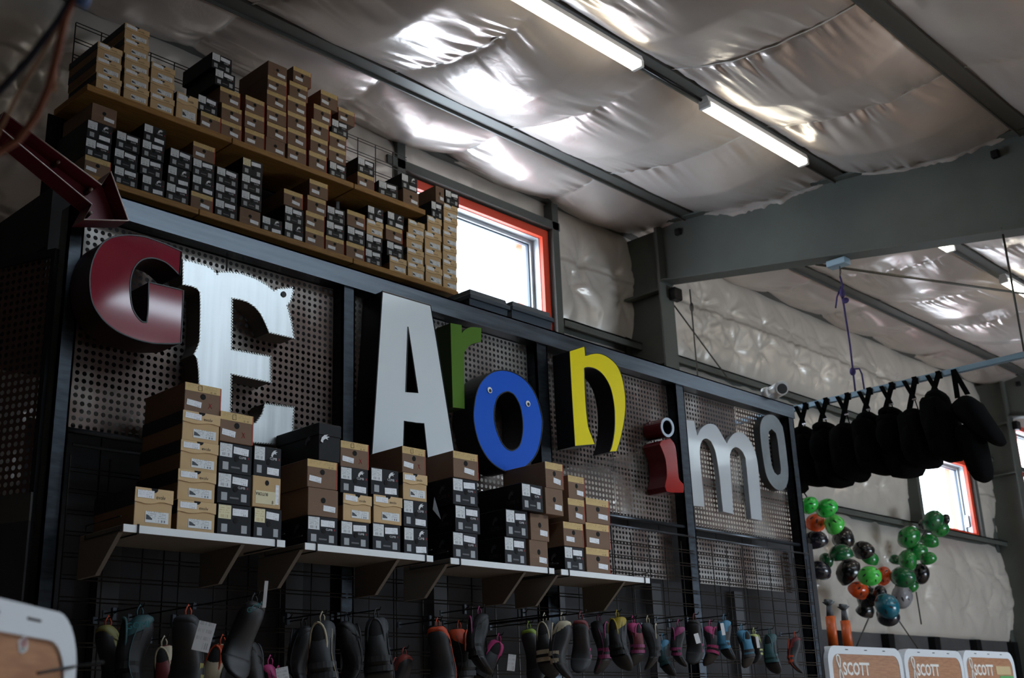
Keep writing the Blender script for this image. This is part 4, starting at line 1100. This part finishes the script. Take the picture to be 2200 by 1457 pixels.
# ------------------------------------------------------------------ helmets
HG = {}
def helmet_geo(part, mat):
    k = (part, mat.name)
    if k in HG: return HG[k]
    m = MB()
    if part == 'shell':
        m.ball((0, 0, 0), .105, .128, .115, 22, 12, 0, .55); m.ball((0, 0, 0), .098, .121, .108, 22, 8, 0, .55)
        m.tube([(.103 * math.cos(t), .1255 * math.sin(t), -.018) for t in np.linspace(0, 2 * math.pi, 25)], .006, 6, cap=False)
    elif part == 'vent':
        for (az, el, l) in ((60, 50, 1), (120, 50, 1), (-60, 50, 1), (-120, 50, 1), (25, 28, .8), (155, 28, .8), (-25, 28, .8), (-155, 28, .8)):
            a, e = math.radians(az), math.radians(el)
            n = Vector((math.cos(e) * math.cos(a), math.cos(e) * math.sin(a), math.sin(e)))
            c = Vector((n.x * .1065, n.y * .1295, n.z * .1165)); u = Vector((-n.y, n.x, 0)).normalized(); w = n.cross(u)
            vs = [c + w * (math.cos(t) * .026 * l) * 1 + u * (math.sin(t) * .009 * l) - n * (.0032 * abs(math.cos(t))) for t in np.linspace(0, 2 * math.pi, 10, endpoint=False)]
            m.add(vs, [tuple(range(10))])
    elif part == 'liner': m.ball((0, 0, -.005), .09, .113, .095, 16, 8, 0, .6)
    elif part == 'strap':
        for s in (-1, 1): m.tube([(s * .088, .05, -.01), (s * .075, .02, -.035), (s * .03, 0, -.055), (0, 0, -.057)], .005, 5, flat=.4); m.tube([(s * .088, -.05, -.01), (s * .075, .02, -.035)], .005, 5, flat=.4)
    elif part == 'label': m.box(.02, .075, -.095, -.0935, -.03, .0)
    HG[k] = m.mesh(part, mat); return HG[k]
HC = {'bright green': '#27c445', 'light green': '#4fd04f', 'green': '#117a2e', 'dark green': '#0e5f33', 'orange': '#e0521a', 'black': '#0d0d10', 'dark navy': '#1a1c26', 'teal blue': '#10697f', 'silver grey': '#85858a'}
HL = [(70, 185, 75, 'bright green', 0), (225, 210, 85, 'bright green', -.08), (125, 345, 90, 'orange', .08), (295, 355, 92, 'light green', -.1), (130, 500, 97, 'dark navy', .2), (160, 760, 97, 'dark navy', .05), (370, 475, 105, 'black', .02), (350, 620, 100, 'dark green', -.2), (545, 580, 92, 'black', -.12), (225, 665, 60, 'dark green', .3),
      (420, 770, 110, 'black', .12), (600, 800, 92, 'light green', -.18), (715, 800, 75, 'orange', .22), (500, 930, 88, 'orange', 0), (600, 1000, 100, 'black', .2), (690, 950, 65, 'black', -.25), (560, 1110, 78, 'black', .3), (750, 1060, 105, 'teal blue', -.3), (760, 1150, 96, 'dark navy', 0), (880, 980, 98, 'silver grey', .12),
      (890, 810, 98, 'dark green', -.15), (960, 880, 66, 'green', .3), (1045, 780, 80, 'black', .05), (930, 665, 86, 'green', -.1), (820, 670, 55, 'dark green', .25), (1010, 590, 86, 'green', .16), (1110, 650, 65, 'green', -.25), (940, 460, 98, 'green', -.05), (1120, 500, 72, 'green', .05), (1150, 320, 92, 'dark green', -.12), (1215, 390, 72, 'green', .22), (1265, 305, 42, 'black', .05), (1070, 350, 46, 'black', .3), (605, 660, 70, 'green', .3)]
def helmet_rot(p):
    ax = ((EYE - p).normalized() * .75 + Vector((0, 0, .55)) + Vector((random.uniform(-.55, .55), random.uniform(-.55, .55), random.uniform(-.5, .5)))).normalized()
    return (ax.to_track_quat('Z', 'Y') @ Matrix.Rotation(random.uniform(0, 6.28), 3, 'Z').to_quaternion()).to_euler()
cnt = {}
order = sorted(range(len(HL)), key=lambda i: HL[i][0])
rank = {}
for i in order: cnt[HL[i][3]] = cnt.get(HL[i][3], 0) + 1; rank[i] = cnt[HL[i][3]]
HP = []
for (a, b, r_, col, dy) in HL:              # direction from the photo, distance from the pile against the wall
    d_ = ray(1720 + a / 4.047, 1040 + b / 4.047); t_ = (5.8 + dy * .9) / d_.y
    HP.append([EYE + d_ * t_, r_ / 4.047 * t_ * d_.dot(cf) / F_PX * 1.16, d_, t_])
for it in range(900):                       # the helmets rest against each other without passing through
    for i in range(len(HP)):
        for j in range(i):
            dv = HP[i][0] - HP[j][0]; need = (HP[i][1] + HP[j][1]) * .99 - dv.length
            if need > 0:
                sg = 1 if HP[i][3] >= HP[j][3] else -1; k_ = min(need * .6 + .002, .02)
                HP[i][3] += sg * k_; HP[j][3] -= sg * k_
                for q_ in (i, j): HP[q_][0] = EYE + HP[q_][2] * HP[q_][3]
    for h_ in HP:
        h_[3] = min(h_[3] + (.004 if it < 650 else 0), (6.21 - h_[1]) / h_[2].y); h_[0] = EYE + h_[2] * h_[3]
for i, (a, b, r_, col, dy) in enumerate(HL):
    p = HP[i][0]; rm = HP[i][1] / 1.16
    mm = P('helmet_' + col.replace(' ', '_'), HC[col], .22, coat=.5)
    tot = cnt[col]
    lab = '%s helmet in the hanging cluster' % col if tot == 1 else '%s helmet, %s from left of the %s helmets in the hanging cluster' % (col, ORD[rank[i] - 1], col)
    h = thing('helmet', lab, 'helmet', p, helmet_rot(p), 'helmets hanging in a cluster')
    h.scale = (rm * 1.16 / .131,) * 3
    obj('shell', helmet_geo('shell', mm), h); obj('vents', helmet_geo('vent', M_BLACKPLAST), h)['kind'] = 'stuff'; obj('liner', helmet_geo('liner', M_BLACKPLAST), h); obj('strap', helmet_geo('strap', M_BLACKFAB), h)
    if i in (6, 7, 15, 28): obj('label', helmet_geo('label', cW), h)
def cord(name, pts, r, mat, label, cat='rope'):
    return tag(MB().tube(pts, r, 6).build(name, mat), label, cat)
gar = [on_y(1720 + a / 4.047, 1040 + b / 4.047, 6.225) for a, b in ((20, 60), (200, 330), (350, 560), (520, 800), (680, 980), (790, 980), (860, 800), (960, 600), (1080, 420), (1210, 200))]
cord('garland_rope', gar, .008, M_BLK, 'black rope the helmet cluster is strung on')
for k, (a, b, c, d) in enumerate(((620, 1100, 480, 1430), (845, 1175, 1020, 1430), (1005, 940, 1050, 1220))):
    cord('tie_cord', [on_y(1720 + a / 4.047, 1040 + b / 4.047, 6.225), on_y(1720 + c / 4.047, 1040 + d / 4.047, 6.3)], .008, M_CABLE, 'thin grey cord running down from the helmets, %s from left' % ORD[k])

# ------------------------------------------------------------------ hanging pole with black gear bags
XP, ZP = 8.5, 4.05
pole = tag(MB().box(XP - .02, XP + .02, 1.2, 5.75, ZP - .022, ZP + .022, .004).build('hanging_pole', P('blue_grey_pole', '#6f8796', .45, .3)), 'blue grey square pole hung from the beam', 'pole')
def ribbon(m, a, b, w):
    a, b = Vector(a), Vector(b)
    m.add([a + Vector((0, -w, 0)), a + Vector((0, w, 0)), b + Vector((0, w, 0)), b + Vector((0, -w, 0)), a + Vector((.004, -w, 0)), a + Vector((.004, w, 0)), b + Vector((.004, w, 0)), b + Vector((.004, -w, 0))],
          [(0, 3, 2, 1), (4, 5, 6, 7), (0, 1, 5, 4), (1, 2, 6, 5), (2, 3, 7, 6), (3, 0, 4, 7)])
BAGS = [4.92 - .19 * k for k in range(8)]
for i, yb in enumerate(BAGS):
    bg = thing('gear_bag', 'black gear bag on the pole, %s from the sign' % ORD[i], 'bag', (XP, yb, ZP - .02), (0, 0, 0), group='black gear bags on the pole')
    low = -.66 + .025 * math.sin(i * 2.1); top = -.25 + .035 * (i % 3) * .8 + (.05 if i > 6 else 0)
    if i == 5: low = -.70
    if i == 8: low = -.62
    rings = []
    for t, k in ((0, .55), (.04, .85), (.12, .97), (.4, 1.0), (.7, 1.0), (.88, .95), (.97, .75), (1, .35)):
        z = top + (low - top) * t; rings.append([((.23 + .02 * math.sin(7 * t + 1.7 * i)) * k * math.copysign(abs(math.cos(q)) ** .55, math.cos(q)) * (1 + .08 * math.sin(3 * q + i + 4 * t)), (.083 + .008 * math.sin(9 * t + 2.3 * i)) * k * math.copysign(abs(math.sin(q)) ** .55, math.sin(q)) - .02 * t, z) for q in np.linspace(0, 2 * math.pi, 16, endpoint=False)])
    bo = MB().loft(rings).build('bag_body', M_BLACKFAB, bg); bo.location = (0, 0, top * .0); bo.rotation_euler = (0, .1 * math.cos(i * 1.9), 0)
    zp = (top + low) / 2 + .05 * math.sin(i * 4.1); MB().ball((-.19, -.01, zp), .10, .06, .12, 12, 8).build('pocket', M_BLACKFAB, bg)
    MB().ball((-.03, -.005, top - .02), .17, .075, .075 + .02 * math.sin(i * 2), 12, 8).build('top_flap', M_BLACKFAB, bg)
    m = MB(); ribbon(m, (-.026, -.045, .03), (-.06, .045, top - .02), .024); m.build('wide_strap', M_BLACKFAB, bg)
    m = MB(); ribbon(m, (-.034, .045, .03), (-.07, -.035, -.14), .018); m.build('buckle_strap', M_BLACKFAB, bg)
    m = MB(); ribbon(m, (-.07, -.035, -.14), (-.07, -.06, top - .02), .004); m.build('thin_cord', M_BLACKFAB, bg)
    MB().box(-.076, -.066, -.052, -.018, -.15, -.135, .002).build('buckle', M_CHROME, bg)
    m = MB(); ribbon(m, (-.028, -.05, -.02), (-.028, -.035, .045), .02); m.build('strap_loop', M_BLACKFAB, bg)
lb = thing('gear_bag', 'large black bag with pointed nose at the end of the pole', 'bag', (XP, 3.36, ZP - .02), group='black gear bags on the pole')
def nose(name, p0, p1, r0, r1, w):
    a, b = Vector(p0), Vector(p1); ax = (b - a).normalized(); n = Vector((1, 0, 0)); u = ax.cross(n).normalized(); rings = []
    for t, k in ((0, .35), (.04, .8), (.2, 1), (.5, .95), (.8, .85), (.95, .65), (1, .3)):
        rr = r0 + (r1 - r0) * t; c = a + (b - a) * t
        rings.append([c + n * (w * k * math.copysign(abs(math.cos(q)) ** .75, math.cos(q))) + u * (rr * k * math.copysign(abs(math.sin(q)) ** .75, math.sin(q))) for q in np.linspace(0, 2 * math.pi, 16, endpoint=False)])
    return MB().loft(rings).build(name, M_BLACKFAB, lb)
def bp(px_, py_): 
    q = on_x(px_, py_, XP); return (0, q.y - 3.36, q.z - ZP + .02)
nose('bag_body', bp(2066, 866), bp(2150, 955), .11, .05, .19)
nose('lower_pocket', bp(2078, 915), bp(2115, 1035), .085, .075, .17)
m = MB(); ribbon(m, (-.026, bp(2050, 790)[1], .03), (-.05, bp(2062, 850)[1], bp(2062, 858)[2]), .02); ribbon(m, (-.026, bp(2050, 790)[1], .03), (-.05, bp(2085, 850)[1], bp(2085, 850)[2]), .02); m.build('shoulder_straps', M_BLACKFAB, lb)
# ropes and fittings
br = thing('beam_bracket', 'pale blue steel bracket clamped under the big beam', 'bracket', (XP, 4.25, 5.2))
MB().box(-.05, .05, -.085, .085, -.055, .0, .004).build('bracket_body', P('bracket_blue', '#8aa3b4', .4, .2), br)
MB().tube([(0, -.01, -.055), (.01, -.01, -.10), (0, .0, -.14), (-.01, -.01, -.10), (0, -.01, -.055)], .004, 6, cap=False).build('shackle', M_CABLE, br)
pr = thing('hanging_rope', 'purple knotted rope holding the pole up', 'rope', (XP, 4.25, 5.06))
MB().tube([(0, 0, 0), (.0, -.012, -.09), (0, .01, -.16), (0, 0, -.25), (0, -.008, -.6), (0, 0, -.99)], .008, 7).build('rope_line', M_ROPE, pr)
for c3, r3 in (((0, .0, -.15), (.022, .022, .045)), ((0, -.02, -.22), (.02, .03, .025)), ((0, 0, -.82), (.022, .025, .035))): MB().ball(c3, *r3, 10, 8).build('knot', M_ROPE, pr)
MB().tube([(0, .0, -.09), (0, .05, -.17), (0, .075, -.26)], .007, 6).tube([(0, 0, -.80), (0, -.06, -.81), (0, -.075, -.86), (0, -.078, -1.0)], .007, 6).build('rope_tail', M_ROPE, pr)
a = on_x(1482, 622, XP); b = on_x(1500, 800, XP)
cord('dark_hanging_rope', [a, Vector((a.x, a.y, b.z - .6))], .007, M_CABLE, 'dark hanging rope beside the column')
kn = on_x(1486, 660, XP); tag(MB().ball(kn, .02, .02, .045, 10, 8).build('rope_knot', M_CABLE), 'knot in the dark rope beside the column', 'knot')
a = on_x(2152, 489, XP); cord('dark_hanging_rope', [a, Vector((a.x, a.y, ZP + .0))], .009, M_CABLE, 'dark hanging rope at the far right above the pole')
cord('brace_rod', [on_y(1440, 645, 6.15), on_y(1565, 815, 6.25)], .008, M_CABLE, 'slanting steel brace rod beside the column', 'rod')

# security camera on the top beam
sc = thing('security_camera', 'white bullet security camera on the top beam of the sign', 'camera', (6.80, 3.975, ZT + .0155))
sc.scale = (1.45, 1.45, 1.45)
q = P('camera_white', '#c9cacb', .35)
MB().tube([(-.07, -.005, .012), (-.07, .02, .012)], .022, 14).build('mount', q, sc)
MB().tube([(-.065, -.004, .012), (-.03, -.02, .02)], .011, 10).build('arm', q, sc)
MB().tube([(.055, .045, .036), (-.02, -.05, .024)], .03, 16).build('body', q, sc)
MB().tube([(-.015, -.043, .0248), (-.0235, -.0545, .0234)], .023, 16).build('lens', M_BLACKPLAST, sc)
MB().tube([(.058, .048, .041), (-.02, -.051, .030)], .0315, 16).build('sunshield', q, sc)

# ------------------------------------------------------------------ white framed display boards
def rrect(x0, x1, z0, z1, r, n=7, low=False):
    pts = []
    for cx, cz, a0 in ((x1 - r, z1 - r, 0), (x0 + r, z1 - r, 90)):
        for k in range(n + 1):
            t = math.radians(a0 + 90 * k / n); pts.append((cx + r * math.cos(t), cz + r * math.sin(t)))
    return pts + [(x0, z0), (x1, z0)]
def display_board(label, loc, rz, w, top, r, fr, slots, scott=None):
    o = thing('display_board', label, 'display board', loc, (0, 0, rz), 'white framed wood display boards')
    outer = rrect(-w, 0, .15, top, r); inner = rrect(-w + fr, -fr, .15 + fr, top - fr, r * .75)
    MB().prism([outer, inner], -.035, .035).build('frame', P('frame_white', '#cfd3d8', .35), o)
    MB().prism([rrect(-w + fr * .9, -fr * .9, .15 + fr * .9, top - fr * .9, r * .75)], -.031, .016).build('wood_panel', M_WOODD, o)
    for s in slots: MB().box(s - .022, s + .022, -.0362, -.02, top - fr * .50, top - fr * .36, .002).build('slot', M_BLK, o)
    MB().box(-w * .9, -w * .9 + .08, -.12, .12, 0, .16).build('foot', M_BLK, o); MB().box(-w * .1 - .08, -w * .1, -.12, .12, 0, .16).build('foot', M_BLK, o)
    if scott:
        sx, sz, ss = scott; g = P('print_white', '#d8d6d2', .5)
        obj('brand_word', text_mesh('SCOTT', ss, g, loc=(sx + ss * .7, -.0325, sz), align='LEFT', bold=ss * .03), o)
        lp = [(sx + ss * .28 + ss * .2 * math.sin(2 * t) - ss * .12 * math.sin(t), -.0318, sz + ss * .35 + ss * .75 * math.sin(t)) for t in np.linspace(-1.4, 4.2, 22)]
        MB().tube(lp, ss * .07, 5).build('brand_loop', g, o)
    return o
ybd = 4.3
def board_at(px0, px1, pyt, label, k):
    a = on_y(px0, pyt, ybd); b = on_y(px1, pyt, ybd); w = b.x - a.x
    t = on_y((px0 + px1) / 2, pyt, ybd).z
    return display_board(label, (b.x, ybd, 0), 0, w, t, .11, .055, [-w * .25, -w * .5, -w * .75], (-w + .115, t - .195, .12)), w, t
board_at(1766, 1925, 1391, 'white framed wood display board with SCOTT lettering nearest the gridwall', 0)
board_at(1930, 2056, 1397, 'middle white framed wood display board with SCOTT lettering', 1)
o3, w3, t3 = board_at(2057, 2166, 1400, 'right white framed wood display board with SCOTT lettering and coloured stickers', 2)
MB().box(-.40, -.10, -.0335, -.031, t3 - .19, t3 - .12).build('tan_sticker', P('tan_sticker', '#b7a27a', .6), o3)
MB().box(-.34, -.06, -.0335, -.031, t3 - .28, t3 - .20).build('green_sticker', P('green_sticker', '#4f9a58', .6), o3)
yb_ = 1.6
cpt = on_y(171, 1345, yb_)
ztl = on_y(140, 1311, yb_ * .985).z
_n = Vector((math.sin(math.radians(41.8)), -math.cos(math.radians(41.8)), 0)); cpt = cpt - _n * .035
lbd = display_board('white framed wood display board in the near left corner', (cpt.x, cpt.y, 0), math.radians(41.8), 1.0, ztl - .006, .075, .038, [-.15, -.27, -.55])
def on_board(px_, py_):
    d = ray(px_, py_); n = Vector((math.sin(math.radians(41.8)), -math.cos(math.radians(41.8)), 0)); p0 = Vector((cpt.x, cpt.y, 0)) + n * .0315
    q = EYE + d * ((p0 - EYE).dot(n) / d.dot(n)); v = q - Vector((cpt.x, cpt.y, 0)); return v.dot(Vector((math.cos(math.radians(41.8)), math.sin(math.radians(41.8)), 0))), q.z
def sticker(pts, name, mat):
    MB().prism([[on_board(1.0 * a / 4.4, 1220 + b / 4.4) for a, b in pts]], -.0325, -.0308).build(name, mat, lbd)
sticker([(205, 810), (175, 790), (172, 700), (200, 665), (232, 632), (255, 690), (250, 780)], 'white_sticker', cW)
sticker([(205, 760), (182, 750), (180, 700), (230, 645), (248, 690), (246, 740)], 'red_sticker', P('sticker_red', '#b3453a', .5))
sticker([(205, 800), (182, 780), (182, 758), (205, 764), (244, 748), (240, 775)], 'green_sticker', P('sticker_green', '#4c6b4c', .5))
sticker([(590, 600), (565, 670), (570, 720), (590, 730), (625, 800), (640, 790), (625, 680)], 'blue_sticker', P('sticker_blue', '#2f3a57', .5))
ba, bz = on_board(50, 1448); bc, bd_ = on_board(160, 1432)
MB().tube([(ba, -.05, bz), (bc, -.033, bd_), (bc + .004, -.07, bd_ + .004)], .0022, 6).build('hook_rod', M_BLK, lbd)

# orange pumps standing behind the boards
for k, (px_, py_) in enumerate(((1779, 1288), (1811, 1298))):
    p = on_y(px_, py_, 4.75)
    o = thing('orange_pump', 'orange tube pump with grey T handle, %s one behind the display boards' % ('left', 'right')[k], 'pump', (p.x, p.y, 0), group='orange pumps')
    h = p.z
    MB().tube([(0, 0, .03), (0, 0, h - .34)], .026, 14).tube([(0, 0, h - .36), (0, 0, h - .13)], .038, 14).build('barrel', P('pump_orange', '#c9571c', .4), o)
    MB().tube([(0, 0, h - .13), (0, 0, h - .05)], [.028, .02], 12).tube([(0, 0, h - .05), (0, 0, h - .02)], [.016, .05], 12).build('neck', P('pump_grey', '#4a4d50', .5), o)
    MB().tube([(-.05, 0, h - .012), (.05, 0, h - .012)], .012, 10).build('handle', P('pump_grey', '#4a4d50', .5), o)
    MB().box(-.1, .1, -.06, .06, 0, .03, .004).build('foot_plate', M_BLK, o)

# cords hanging close to the camera in the top left corner
def near(px_, py_, d=1.35): return EYE + ray(px_, py_) * d
hc = thing('cord_bundle', 'bundle of rust and navy cords hanging close by in the top left', 'cords', near(172, -30))
def ncord(name, pts, r, mat):
    o = MB().tube([near(*p) - near(172, -30) for p in pts], r, 7).build(name, mat, hc); return o
ncord('navy_cord', [(170, -30), (128, 40), (60, 130), (0, 195), (-60, 260)], .004, P('navy_cord', '#12162a', .7))
ncord('rust_cord', [(168, -30), (140, 40), (125, 110), (105, 190), (78, 250), (40, 300), (-40, 350)], .0042, P('rust_cord', '#7a4632', .7))
ncord('tan_cord', [(165, -30), (130, 50), (85, 125), (45, 190), (-10, 300)], .002, P('tan_cord', '#9a7b62', .7))
ncord('tan_cord', [(172, -30), (150, 30), (120, 140), (118, 200)], .002, P('tan_cord', '#9a7b62', .7))
ncord('blue_clip', [(182, -30), (180, 0), (172, 14)], .007, P('blue_clip', '#3d5d8f', .3))

# depth of field of the lens
cam_data.dof.use_dof = True
cam_data.dof.focus_distance = 5.0
cam_data.dof.aperture_fstop = 5.0
